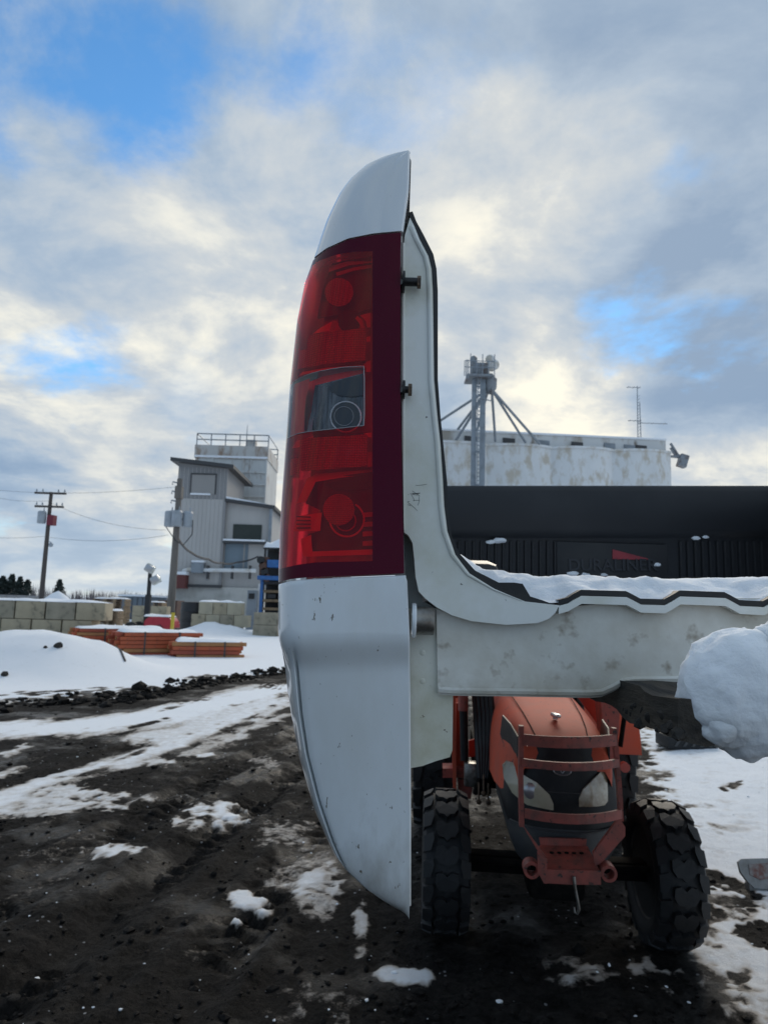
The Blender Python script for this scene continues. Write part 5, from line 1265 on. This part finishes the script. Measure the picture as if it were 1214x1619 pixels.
# concrete block walls
def blockmesh(L_, D_, h, mt):
    bm = B(); box(bm, -L_ / 2, L_ / 2, -D_ / 2, D_ / 2, 0, h, .014); return finish(bm, mt)
blk = {}
def block(parent, L_, D_, h, x, y, z, k, rz=0.0):
    key = (round(L_, 2), D_, h, k)
    if key not in blk: blk[key] = blockmesh(L_ - .018, D_, h - .014, (M_['concrete'], M_['concrete2'], M_['concrete3'])[k])
    o = link('concrete_block', blk[key], parent, (x, y, z), rz); return o
random.seed(9)
YW = 21.5
xe = W(172, 985, YW).x; zt_ = W(90, 951, YW).z; bh = .52
wl = thing('block_wall', 'long wall of tan precast concrete blocks with snow along its top', 'block wall', (xe, YW, 0))
wl.rotation_euler = (0, 0, math.radians(4))
for r in range(3):
    z = zt_ - bh * (r + 1); x = -.42 if r % 2 == 0 else -.78
    k = 0
    while x > -9:
        block(wl, .84, .8, bh, x + random.uniform(-.006, .006), random.uniform(-.015, .015), z, random.choice((0, 0, 1, 2)), random.uniform(-.004, .004)); x -= .86
def snowcap(name, x0, x1, y0, y1, z, h, parent, seed=0, n=26):
    P = []
    for i in range(n + 1):
        x = x0 + (x1 - x0) * i / n; row = []
        for j in range(7):
            v = j / 6; y = y0 + (y1 - y0) * v; e = min(v, 1 - v, i / n * 4, (1 - i / n) * 4); e = min(1, e * 5)
            row.append(Vector((x, y, z - .004 + h * e ** .5 * (.7 + .6 * mnoise.noise(Vector((x * 2.1 + seed, y * 2, seed)))))))
        P.append(row)
    bm = B(); grid(bm, P); return obj(name, bm, M_['snow'], parent, True, local=True)
snowcap('snow_cap', -9, -.02, -.42, .42, zt_, .09, wl, 1, 60)
YS_ = 37.
x0, x1 = W(*cz([(372, 1450)])[0], YS_).x, W(*cz([(688, 1450)])[0], YS_).x; zt_ = W(*cz([(520, 1392)])[0], YS_).z; wdt = (x1 - x0) / 3
bs = thing('block_stack', 'short stack of pale concrete blocks with snow on top in front of the mill', 'block wall', ((x0 + x1) / 2, YS_, 0))
for r in range(3):
    for c_ in range(3 if r != 1 else 4):
        block(bs, round(wdt, 2), 1.0, .62, (c_ - 1) * wdt + (.0 if r != 1 else -.35 + .0) * 1, 0 + random.uniform(-.02, .02), zt_ - .62 * (r + 1), (1, 0, 1, 2)[(c_ + r) % 4], 0)
snowcap('snow_cap', -(x1 - x0) / 2, (x1 - x0) / 2, -.5, .5, zt_, .13, bs, 4)
q = W(*cz([(318, 1440)])[0], YS_ + 1); zq = gz(q.x, q.y)
bm = B(); lathe(bm, [(.62, -.15), (.68, .1), (.66, .5), (.70, .52), (.70, .60), (.66, .62), (.68, 1.0), (.70, 1.02), (.66, 1.1), (.66, W(*cz([(318, 1392)])[0], YS_ + 1).z - zq), (.1, W(*cz([(318, 1388)])[0], YS_ + 1).z - zq)], 20, 'z', (q.x, q.y, zq))
tag(obj('barrel', bm, M_['barrel'], None, True), 'black plastic barrel beside the pale block stack', 'barrel')
# electric cabinet and blue lift with pallets near the truck
YC = 44.
q0, q1 = W(*cz([(722, 1300)])[0], YC), W(*cz([(785, 1440)])[0], YC)
ec = thing('electric_cabinet', 'pale electric cabinet with a black window behind the block stack', 'cabinet', ((q0.x + q1.x) / 2, YC, 0))
obj('cabinet_body', bx(q0.x, q1.x, YC, YC + .8, -.2, q0.z, .02), M_['galv'], ec); a_, b_ = W(*cz([(732, 1325)])[0], YC), W(*cz([(785, 1368)])[0], YC); obj('cabinet_window', bx(a_.x, b_.x - .1, YC - .04, YC + .05, b_.z, a_.z), M_['barrel'], ec)
for k in range(4): obj('louvre', bx(q0.x + .2, q1.x - .2, YC - .03, YC + .05, .25 + k * .18, .33 + k * .18), M_['transformer'], ec)
q0, q1 = W(*cz([(792, 1250)])[0], YC), W(*cz([(830, 1400)])[0], YC)
pn = thing('white_panel', 'upright white sheet panel between the cabinet and the pallet rack', 'panel', ((q0.x + q1.x) / 2, YC + .5, 0)); obj('sheet', bx(q0.x, q1.x, YC + .5, YC + .7, -.2, q0.z), M_['silo'], pn); obj('foot', bx(q0.x, q1.x, YC + .3, YC + .49, -.2, .2), M_['concrete3'], pn)
YR = 40.
rk = thing('pallet_rack', 'dark rack of pallets and machine parts topped with snow', 'rack', (W(430, 930, YR).x, YR, 0))
xl_, xr_ = W(*cz([(838, 1200)])[0], YR).x, W(*cz([(838, 1200)])[0], YR).x + 3.4
for x in (xl_, xl_ + 1.6, xr_): obj('rack_post', bx(x, x + .1, YR, YR + .1, -.2, W(430, 868, YR).z), M_['barrel'], rk); 
for py, mt in ((1440, 'pallet'), (1378, 'pallet'), (1308, 'pallet'), (1245, 'trim')):
    z = W(*cz([(880, py)])[0], YR).z; obj('rack_shelf', bx(xl_ - .05, xr_ + .1, YR - .05, YR + 1.2, z - .08, z + .06), M_[mt], rk)
obj('rack_back', bx(xl_, xr_, YR + 1.21, YR + 1.25, -.2, W(430, 868, YR).z), M_['barrel'], rk)
for k in range(3): obj('pallet_block', bx(xl_ + .3 + k * .9, xl_ + .75 + k * .9, YR + .1, YR + .9, W(*cz([(880, 1372)])[0], YR).z + .09, W(*cz([(880, 1330)])[0], YR).z), M_['trim'], rk)
zt_ = W(430, 868, YR).z; obj('rack_top', bx(xl_ - .05, xr_ + .1, YR - .05, YR + 1.2, zt_, zt_ + .08), M_['barrel'], rk)
o = snowcap('rack_snow', xl_ - .05 - rk.location.x, xr_ - rk.location.x, -.05, 1.2, zt_ + .08, .5, rk, 6)
YL2 = 39.
bl = thing('lift_machine', 'blue lift machine with rusty engine parts in front of the dark rack', 'machine', (W(*cz([(850, 1200)])[0], YL2).x, YL2, 0))
a_, b_ = W(*cz([(795, 1190)])[0], YL2), W(*cz([(935, 1225)])[0], YL2); obj('platform', bx(a_.x, b_.x + .8, YL2, YL2 + 1, b_.z, a_.z, .02), M_['blue'], bl)
a_, b_ = W(*cz([(868, 1070)])[0], YL2), W(*cz([(935, 1130)])[0], YL2); obj('cabin', bx(a_.x, b_.x + .6, YL2 + .1, YL2 + .9, b_.z, a_.z, .03), M_['blue'], bl)
a_, b_ = W(*cz([(808, 1045)])[0], YL2), W(*cz([(868, 1190)])[0], YL2); obj('engine', bx(a_.x, b_.x, YL2 + .2, YL2 + .8, b_.z, a_.z, .08), M_['brown'], bl)
for k in range(4): bm = B(); lathe(bm, [(.02, -.1), (.22, -.1), (.22, .1), (.02, .1)], 10, 'y', (a_.x + .1 + .12 * k, YL2 + .15, a_.z - .2 - .32 * k)); obj('pulley', bm, M_['brown'] if k % 2 else M_['barrel'], bl, True)
for dx in (.1, 2.0): obj('lift_leg', bx(a_.x + dx, a_.x + dx + .15, YL2 + .3, YL2 + .5, -.2, W(*cz([(935, 1225)])[0], YL2).z), M_['blue'], bl)
q = W(*cz([(870, 1500)])[0], 35.); fb = thing('concrete_footing', 'squat grey concrete block under the pallet rack', 'block', (q.x, 35., 0))
block(fb, 1.2, .9, .6, 0, 0, -.05, 2); block(fb, 1.2, .9, .6, .02, 0, .55, 2)

# stacks of orange beams
def beam_stack(px0, px1, pyt, pyb, Y, cols, rows_, L_, rz, label, seed):
    random.seed(seed); c0 = W(px0, pyb, Y); zt_ = W((px0 + px1) / 2, pyt, Y).z; zg = gz(c0.x + L_ * .4, Y + .4) - .04
    st = thing('beam_stack', label, 'beam stack', (c0.x, Y, zg), rz, None); bw = .115; h = max(.05, (zt_ - zg) / rows_)
    ms = []
    for mt in ('orange', 'orange_red', 'tan', 'orange'):
        bm = B(); box(bm, 0, L_, 0, bw - .015, 0, h - .012, .006); ms.append(finish(bm, M_[mt]))
    for r in range(rows_):
        for c_ in range(cols):
            o = link('beam', random.choice(ms), st, (random.uniform(-.16, .12), c_ * bw + random.uniform(-.008, .008), r * h)); o.rotation_euler = (0, 0, random.uniform(-.006, .006))
    bm = B()
    for f in (.28, .72): box(bm, L_ * f, L_ * f + .04, -.012, cols * bw + .01, -.005, rows_ * h + .008)
    obj('strap', bm, M_['trim'], st, local=True)
    snowcap('snow_cap', .05, L_ - .05, .02, cols * bw - .03, rows_ * h, .10, st, seed); return st
YL = 19.2
beam_stack(122, 240, 995, 1034, YL + .4, 9, 7, 2.4, math.radians(34), 'far stack of dark orange beams with snow on top, next to the block wall', 3)
beam_stack(190, 305, 1001, 1038, YL - .3, 9, 6, 2.1, math.radians(32), 'middle stack of orange beams bound with dark straps under snow', 4)
beam_stack(276, 380, 1016, 1039, YL - .4, 8, 4, 1.75, math.radians(20), 'low stack of orange beams, smallest of three, half buried in snow', 5)
bm = B(); box(bm, 0, 2.2, 0, .12, 0, .08, .01, Matrix.Rotation(.1, 4, 'Z')); q = W(-90, 1022, 16.); bmesh.ops.translate(bm, verts=bm.verts, vec=(q.x, q.y, gz(q.x + .5, q.y)+.0)); tag(obj('loose_beam', bm, M_['orange']), 'single orange beam lying in the snow in front of the wall', 'beam')

# portable light tower with crimson hood
YT = 31.
q = W(250, 1000, YT); zg = gz(q.x, YT); lt_ = thing('light_tower', 'portable light tower with crimson hood and two lamp heads on a black mast', 'light tower', (q.x, YT, zg))
pr = [W(x, y, YT) for x, y in ((226, 997), (229, 981), (236, 975), (252, 975), (268, 977), (273, 985), (273, 999))]
bm = B(); prism(bm, pr, (0, 1.1, 0)); bevel_all(bm, .06, 2, 30); obj('hood', bm, M_['hood_red'], lt_, True)
bm = B(); c_ = W(252, 992, YT); prism(bm, [W(x, y, YT - .02) for x, y in ((243, 999), (246, 989), (254, 987), (258, 992), (259, 999))], (0, .1, 0)); obj('hood_vent', bm, M_['crate_red'], lt_)
o = snowcap('hood_snow', pr[2].x - q.x - .25, pr[4].x - q.x, .0, 1.1, pr[3].z - zg, .12, lt_, 9)
bm = B(); box(bm, pr[0].x - .8, pr[-1].x + .1, YT + .2, YT + .9, zg + .22, zg + .36); obj('trailer_frame', bm, M_['barrel'], lt_)
for x in (pr[0].x - .45, pr[0].x - .45):
    pass
for yy in (YT - .05, YT + 1.0):
    bm = B(); lathe(bm, [(.1, -.08), (.26, -.09), (.30, -.05), (.30, .05), (.26, .09), (.1, .08)], 18, 'y', (pr[0].x - .5, yy, zg + .29)); obj('wheel', bm, M_['tyre'], lt_, True)
m0, m1 = W(232.5, 985, YT + .5), W(237.5, 903, YT + .5); mx_ = (m0.x + m1.x) / 2
bm = B(); box(bm, mx_ - .11, mx_ + .11, YT + .4, YT + .6, zg + .3, W(235, 940, YT).z); box(bm, mx_ - .07, mx_ + .07, YT + .43, YT + .57, W(235, 940, YT).z, m1.z); obj('mast', bm, M_['barrel'], lt_)
for x, y, s, a in ((239, 899, .36, .5), (248, 917, .36, -.5)):
    c_ = W(x, y, YT + .4); bm = B(); box(bm, c_.x - s / 2 - .05, c_.x + s / 2, c_.y - .2, c_.y + .1, c_.z - s / 2, c_.z + s / 2, .06, Matrix.Rotation(a, 4, 'Y')); lh = obj('lamp_head', bm, M_['lampglass'], lt_, True)
    bm = B(); box(bm, c_.x - s / 2 - .02, c_.x + s / 2 - .03, c_.y - .24, c_.y - .19, c_.z - s / 2 + .04, c_.z + s / 2 - .04, .02, Matrix.Rotation(a, 4, 'Y')); obj('lamp_face', bm, M_['silver'], lh, True)
    bm = B(); tube(bm, [(mx_, YT + .5, c_.z - .1), (c_.x, c_.y + .1, c_.z)], .04, 6); obj('lamp_arm', bm, M_['barrel'], lh, True)
q = W(273, 985, YT - .3); yb_ = thing('yellow_bollard', 'thin yellow post beside the crimson hood', 'bollard', (q.x, YT - .3, gz(q.x, YT - .3)))
obj('post', bx(q.x - .06, q.x + .06, YT - .36, YT - .24, -.1, W(272, 968, YT).z), M_['yellow'], yb_); obj('cap', bx(q.x - .08, q.x + .08, YT - .38, YT - .22, W(272, 968, YT).z + .001, W(272, 966, YT).z), M_['trim'], yb_)

# far yard: shed, pallet piles, brown bin, snow pile, fence
YF = 62.
q0, q1 = W(194, 945, YF), W(236, 945, YF); sd_ = thing('far_shed', 'low blue-grey metal shed far behind the light tower', 'shed', ((q0.x + q1.x) / 2, YF, 0))
z1 = W(215, 943, YF).z; obj('wall', bx(q0.x, q1.x, YF, YF + 5, -.3, z1), M_['shed'], sd_); obj('roof', bx(q0.x - .3, q1.x + .3, YF - .3, YF + 5.3, z1 + .002, z1 + .15), M_['snow'], sd_)
for k in range(5): obj('door_seam', bx(q0.x + .4 + k * .45, q0.x + .45 + k * .45, YF - .04, YF + .1, -.2, z1 - .1), M_['trim'], sd_)
def pallets(px, n, Y, top, label, w=1.1):
    q = W(px, 960, Y); st = thing('pallet_pile', label, 'pallets', (q.x, Y, 0)); zt_ = W(px, top, Y).z; h = .15; n = int(zt_ / h)
    bm = B(); 
    for k in range(5): box(bm, -w / 2, w / 2, -.5 + k * .22, -.36 + k * .22, .11, .135)
    for k in range(3): box(bm, -w / 2 + k * (w / 2 - .05), -w / 2 + .1 + k * (w / 2 - .05), -.5, .52, 0, .108)
    me = finish(bm, M_['pallet'])
    for k in range(n): link('pallet', me, st, (random.uniform(-.04, .04), 0, k * h), random.uniform(-.03, .03))
    snowcap('snow_cap', -w / 2, w / 2, -.5, .5, n * h, .12, st, px, 8)
pallets(186, 12, 48., 945, 'tall weathered pallet pile beside the block wall end', 1.4); pallets(178, 6, 44., 962, 'short pallet pile with snow just past the wall end'); pallets(168, 9, 52., 944, 'wide pallet pile half hidden behind the block wall', 1.5); pallets(247, 5, 50., 952, 'low pallet pile topped with snow near the mast', 1.2)
q0, q1 = W(250, 950, 55.), W(281, 950, 55.); bb = thing('rusty_skip', 'rust-brown open skip behind the transformer pole', 'skip', ((q0.x + q1.x) / 2, 55., 0)); z1 = W(265, 949, 55.).z
bm = B(); box(bm, q0.x, q1.x, 55., 57., 0, z1, .03); obj('skip_body', bm, M_['brown'], bb)
for k in range(4): obj('skip_rib', bx(q0.x + .2 + k * .4, q0.x + .3 + k * .4, 54.92, 55.02, .1, z1 - .1), M_['brown'], bb)
q0, q1 = W(208, 965, 40.), W(236, 965, 40.); cbk = thing('block_row', 'low row of concrete blocks far behind the crimson hood', 'block wall', ((q0.x + q1.x) / 2, 42., 0))
for k in range(2): block(cbk, 1.0, .8, .6, -.5 + k, 0, W(215, 957, 42.).z - .6, 0); block(cbk, 1.0, .8, .6, -.5 + k, 0, W(215, 957, 42.).z - 1.2, 0)
# snow-covered pile behind the wall
q = W(92, 945, 34.); pz = W(92, 934, 34.).z
bm = B(); P = []
for i in range(9):
    r = i / 8
    P.append([Vector((q.x + 2.0 * r * math.cos(a), 34 + 1.8 * r * math.sin(a), pz - (pz + .1) * r ** 1.3 + .03 * mnoise.noise(Vector((3 * r * math.cos(a), 3 * r * math.sin(a), 1))))) for a in np.linspace(0, 2 * math.pi, 29)])
grid(bm, P); tag(obj('snow_pile', bm, M_['snow'], None, True), 'cone-shaped snow-covered pile behind the block wall', 'snow pile')
# far fence line
q0, q1 = W(-150, 940, 75.), W(75, 942, 75.); fe = thing('far_fence', 'long low grey fence below the distant conifers', 'fence', (q0.x, 75., 0))
for k in range(14):
    x = q0.x + (q1.x - q0.x) * k / 14; obj('fence_panel', bx(x, x + (q1.x - q0.x) / 14 - .08, 75., 75.08, 0, W(30, 941, 75.).z), M_['cladding_dark'], fe)
# rocks and sticks on the mound
for px, py, s, lb in ((92, 1027, .075, 'round black rock on the snow mound'), (72, 1027, .035, 'small dark stone beside the round rock on the mound'), (8, 1067, .06, 'dark flat stone low on the snow mound')):
    Yq = MOUND[1] + 1.2 if py < 1050 else MOUND[1] + .6
    best = None
    for k in range(60):                                             # walk the sight line down to the snow
        p = W(px, py, 8 + k * .12)
        if p.z < gz(p.x, p.y) + .01: best = p; break
    p = best or W(px, py, Yq); bm = B(); lump(bm, (p.x, p.y, gz(p.x, p.y) + s * .3), s, 2, .4, 5, (1, 1, .8), px); tag(obj('stone', bm, M_['mudlump'], None, True), lb, 'stone')
pts = []
for px, py in ((163, 1053), (172, 1060), (180, 1066), (188, 1070), (196, 1075)):
    p = G(px, py); pts.append(Vector((p.x, p.y, gz(p.x, p.y) + .02)))
bm = B(); tube(bm, pts, .018, 6); tag(obj('stick', bm, M_['bark'], None, True), 'thin dark stick lying on the snow below the mound', 'stick')

# trees
def conifer(px, top, Y, w, label, seed):
    random.seed(seed); x = W(px, 940, Y).x; h = W(px, top, Y).z; t = thing('conifer_tree', label, 'tree', (x, Y, 0), 0, 'conifers on the skyline')
    bm = B(); tube(bm, [(0, 0, -.3), (0, 0, h * .95)], [w * .07, .03], 6); obj('trunk', bm, M_['bark'], t, True, local=True)
    bm = B()
    for k in range(900):
        v = random.random() ** .7; z = h * (.12 + .88 * v); r = w * (1.02 - v) * (.75 + .5 * random.random()) * math.sqrt(random.random()); a = random.random() * 6.283
        c_ = Vector((r * math.cos(a), r * math.sin(a), z)); s = w * .16
        bm.faces.new([bm.verts.new(c_ + Vector((random.uniform(-s, s), random.uniform(-s, s), random.uniform(-s, s) * .8))) for _ in range(3)])
    obj('crown', bm, M_['conifer'], t, local=True)
for i, (px, top, w, lb) in enumerate(((3, 912, 2.6, 'broad dark conifer at the outer end of the skyline row'), (17, 909, 2.3, 'tallest dark conifer of the skyline row'), (30, 913, 2.2, 'dark conifer with rounded crown in the middle of the row'), (42, 917, 2.0, 'shorter conifer near the inner end of the skyline row'), (-14, 910, 2.6, 'dark conifer beginning the skyline row'), (93, 917, 1.9, 'lone dark conifer standing apart beyond the utility pole'))):
    conifer(px, top, 130., w * 1.1, lb, i + 20)
random.seed(3); bm = B()
for k in range(2600):
    px = random.uniform(-200, 300) if k < 1500 else random.uniform(300, 1500); Y = random.uniform(170, 215); hgt = 931 + 7 * mnoise.noise(Vector((px * .035, 1.3, 0))) + 4 * mnoise.noise(Vector((px * .12, 4.3, 0)))
    if 48 < px < 75: hgt -= 8
    p = W(px, 948 + .03 * (px - 0), Y); zt_ = 1.4 + (948 - hgt) / F * Y * (.55 + .6 * random.random()); a = .16; l = random.uniform(-.9, .9)
    bm.faces.new([bm.verts.new((p.x - a, Y, -.5)), bm.verts.new((p.x + a, Y, -.5)), bm.verts.new((p.x + l, Y, zt_))])
tag(obj('distant_woods', bm, M_['twig']), 'thin line of bare winter woods along the horizon', 'woods', kind='stuff')

# ------------------------------------------------------------------ background, right: elevator house and tower
rz_ = lambda p: zz(p, 2.561, 640, 540)
si = thing('grain_elevator', 'long white concrete grain elevator with peeling paint and scalloped wall', 'grain elevator', (W(880, 760, 82.).x, 82., 0))
A_ = W(*rz_([(60, 405)])[0], 78.); D_ = W(*rz_([(1074, 448)])[0], 86.)
def along(s): return Vector((A_.x + (D_.x - A_.x) * s, A_.y + (D_.y - A_.y) * s, 0))
nrm = Vector((D_.y - A_.y, -(D_.x - A_.x), 0)).normalized(); 
if nrm.y > 0: nrm = -nrm
bm = B(); P = []
for k in range(97):
    s = k / 96; f = (s * 4) % 1.0; b = along(s) + nrm * (1.0 * (1 - abs(2 * f - 1) ** 2.5)); zt_ = A_.z + (D_.z - A_.z) * s - .0
    P.append([b + Vector((0, 0, z)) for z in (-.3, 6, 12, zt_ - .25)] + [b + nrm * .25 + Vector((0, 0, zt_ - .24)), b + nrm * .25 + Vector((0, 0, zt_ + .02)), b - nrm * 2.5 + Vector((0, 0, zt_ + .05))])
P.append([p - nrm * 9 for p in P[-1]])
grid(bm, P); obj('silo_wall', bm, M_['silo'], si, 50)
U = W(*rz_([(60, 355)])[0], 79.); Ur = W(*rz_([(1075, 401)])[0], 87.)
bm = B(); P = []
for s in (0, .25, .5, .75, 1.0):
    b = along(s) - nrm * .9; zt_ = U.z + (Ur.z - U.z) * s; P.append([b + Vector((0, 0, A_.z + (D_.z - A_.z) * s - .4)), b + Vector((0, 0, zt_)), b - nrm * 7 + Vector((0, 0, zt_ + .1)), b - nrm * 7 + Vector((0, 0, 0))])
P.append([p + Vector((0, 0, 0)) - nrm * (7 if i < 2 else 0) for i, p in enumerate(P[-1])]); grid(bm, P); obj('parapet_house', bm, M_['silo_top'], si)
bm = B(); tube(bm, [along(s) - nrm * .8 + Vector((0, 0, U.z + (Ur.z - U.z) * s + .03)) for s in (0, .5, 1)], .14, 6); obj('roof_edge', bm, M_['snow'], si, True)
for i, (px, py) in enumerate(rz_([(262, 394), (418, 402), (565, 411), (710, 418), (854, 423), (945, 430), (998, 432)])):
    s = (W(px, py, 83.).x - A_.x) / (D_.x - A_.x); b = along(s) - nrm * .85; z = W(px, py, b.y).z; w_ = .55 if px < 740 else .75
    bm = B(); d_ = (along(1) - along(0)).normalized(); prism(bm, [b - d_ * w_ + Vector((0, 0, z - .3)), b + d_ * w_ + Vector((0, 0, z - .3)), b + d_ * w_ + Vector((0, 0, z + .3)), b - d_ * w_ + Vector((0, 0, z + .3))], -nrm * -.12); obj('vent_window', bm, M_['trim'] if i in (0, 1, 3, 6) else M_['galv'], si)
for a_, b_ in (((1074, 465), (1125, 470)), ((1074, 412), (1108, 466)), ((1074, 430), (1098, 467))):
    bm = B(); tube(bm, [W(*rz_([a_])[0], 86.5), W(*rz_([b_])[0], 86.5)], .16, 6); obj('loading_bracket', bm, M_['galv_rust'], si, True)
q = W(*rz_([(1124, 484)])[0], 86.5); bm = B(); box(bm, q.x - .55, q.x + .5, 86, 87, q.z - .8, q.z + .8, .1, Matrix.Rotation(.3, 4, 'Y')); obj('spout_head', bm, M_['galv_rust'], si)
q0, q1 = W(*rz_([(948, 395)])[0], 88.), W(*rz_([(932, 180)])[0], 88.)
at_ = thing('antenna_mast', 'thin lattice antenna mast on the elevator roof', 'antenna', (q0.x, 88., U.z + (Ur.z - U.z) * .8)); zb_ = at_.location.z
for dx in (-.22, .22):
    bm = B(); tube(bm, [(q0.x + dx, 88., zb_ - .2), (q0.x + dx * .6, 88., q1.z - (2.2 if dx > 0 else 0))], .055, 5); obj('mast_rail', bm, M_['galv'], at_, True)
for k in range(16):
    z = zb_ + (q1.z - zb_) * .85 * k / 16; bm = B(); tube(bm, [(q0.x - .22, 88., z), (q0.x + .2, 88., z + .35)], .03, 5); obj('lattice_bar', bm, M_['galv'], at_, True)
for z, a_, b_ in ((q1.z - .2, -1.5, .3), (q1.z - 4.6, -1.4, .3), (W(970, 317, 88.).z * 0 + zb_ + (q1.z - zb_) * .36, -.2, 3.6)):
    bm = B(); tube(bm, [(q0.x + a_, 88., z), (q0.x + b_, 88., z)], .045, 5); obj('aerial_arm', bm, M_['galv'], at_, True)
    for k in range(3): x = q0.x + a_ + (b_ - a_) * (.1 + .4 * k); bm = B(); tube(bm, [(x, 87.6, z), (x, 88.4, z)], .03, 5); obj('aerial_rod', bm, M_['galv'], at_, True)
# leg tower
YE = 74.
tw = thing('elevator_tower', 'galvanised bucket elevator tower with head house, ladder and radiating spouts', 'tower', (W(756, 700, YE).x, YE, 0))
def ew(x, y, Y=YE): return W(*rz_([(x, y)])[0], Y)
for px in (279, 315):
    x = ew(px, 400).x; zt_ = ew(px, 145).z; obj('leg_casing', bx(x - .25, x + .25, YE, YE + .5, -.2, zt_), M_['galv'], tw)
xl_, xr_ = ew(292, 300).x, ew(303, 300).x; zt_ = ew(297, 150).z
for x in (xl_, xr_): obj('ladder_rail', bx(x - .05, x + .05, YE - .4, YE - .3, 2, zt_), M_['galv'], tw)
for k in range(60): obj('ladder_rung', bx(xl_, xr_, YE - .38, YE - .32, 2.2 + k * .42, 2.28 + k * .42), M_['galv'], tw) if 2.2 + k * .42 < zt_ else None
for k in range(7):
    z = 4 + k * 3.6; obj('cross_brace', bx(ew(279, 400).x, ew(315, 400).x, YE + .1, YE + .2, z, z + .2), M_['galv'], tw) if z < zt_ else None
a_, b_ = ew(248, 141), ew(352, 152); obj('platform', bx(a_.x, b_.x, YE - 1, YE + 2, b_.z, a_.z), M_['galv_rust'], tw)
a_, b_ = ew(268, 82), ew(342, 138); bm = bx(a_.x, b_.x, YE - .3, YE + 1.4, b_.z, a_.z, .35); obj('head_house', bm, M_['galv_rust'], tw, True)
q = ew(280, 72); bm = B(); lathe(bm, [(.4, -.6), (.4, .3), (.2, .5)], 10, 'z', (q.x, YE + .4, q.z)); obj('motor', bm, M_['galv_rust'], tw, True)
for px, py, r in ((343, 76, .52), (357, 98, .62), (349, 110, .45)):
    q = ew(px, py); bm = B(); lathe(bm, [(.05, 0), (r * .6, .06), (r, .25), (r * .98, .27), (r * .55, .10)], 18, 'y', (q.x, YE - .6, q.z)); dd = obj('dish', bm, M_['silo'], tw, True)
    bm = B(); tube(bm, [(q.x, YE - .5, q.z), (q.x - .3, YE + .3, q.z - .2)], .06, 6); obj('dish_arm', bm, M_['galv'], dd, True)
for k in range(6):
    x = a_.x - .8 + (b_.x - a_.x + 1.2) * k / 5; z = ew(300, 141).z
    bm = B(); tube(bm, [(x, YE - .9, z - .3), (x, YE - .9, z + 1.4 + .8 * (k % 2))], .05, 5); obj('rail_post', bm, M_['galv'], tw, True)
for dz in (.7, 1.4):
    bm = B(); tube(bm, [(a_.x - .8, YE - .9, ew(300, 141).z + dz), (b_.x + .4, YE - .9, ew(300, 141).z + dz)], .05, 5); obj('platform_rail', bm, M_['galv'], tw, True)
for px in (245, 252): q0_ = ew(px, 85); bm = B(); tube(bm, [(q0_.x, YE - .9, q0_.z), (q0_.x, YE - .9, ew(px, 160).z)], .06, 5); obj('whip_aerial', bm, M_['galv'], tw, True)
hd = ew(345, 165)
q = ew(348, 168); bm = B(); lathe(bm, [(.3, 1.2), (.75, .6), (.7, -.4), (.3, -1.0)], 12, 'z', (q.x, YE + .6, q.z)); obj('distributor', bm, M_['galv_rust'], tw, True)
for i, (x, y, Yt) in enumerate(((90, 355, 79.5), (212, 358, 80.), (205, 402, 78.), (292, 360, 80.), (366, 405, 79.), (488, 410, 80.), (545, 415, 80.))):
    e_ = ew(x, y, Yt); s0 = Vector((q.x + (.2 if x > 340 else -.2), YE + .7, q.z - .5)); bm = B(); tube(bm, [s0, e_], .15, 8); obj('spout', bm, M_['galv'], tw, True)
bm = B(); tube(bm, [ew(300, 230), ew(350, 240), ew(352, 180)], .09, 6); obj('spout_brace', bm, M_['galv_rust'], tw, True)
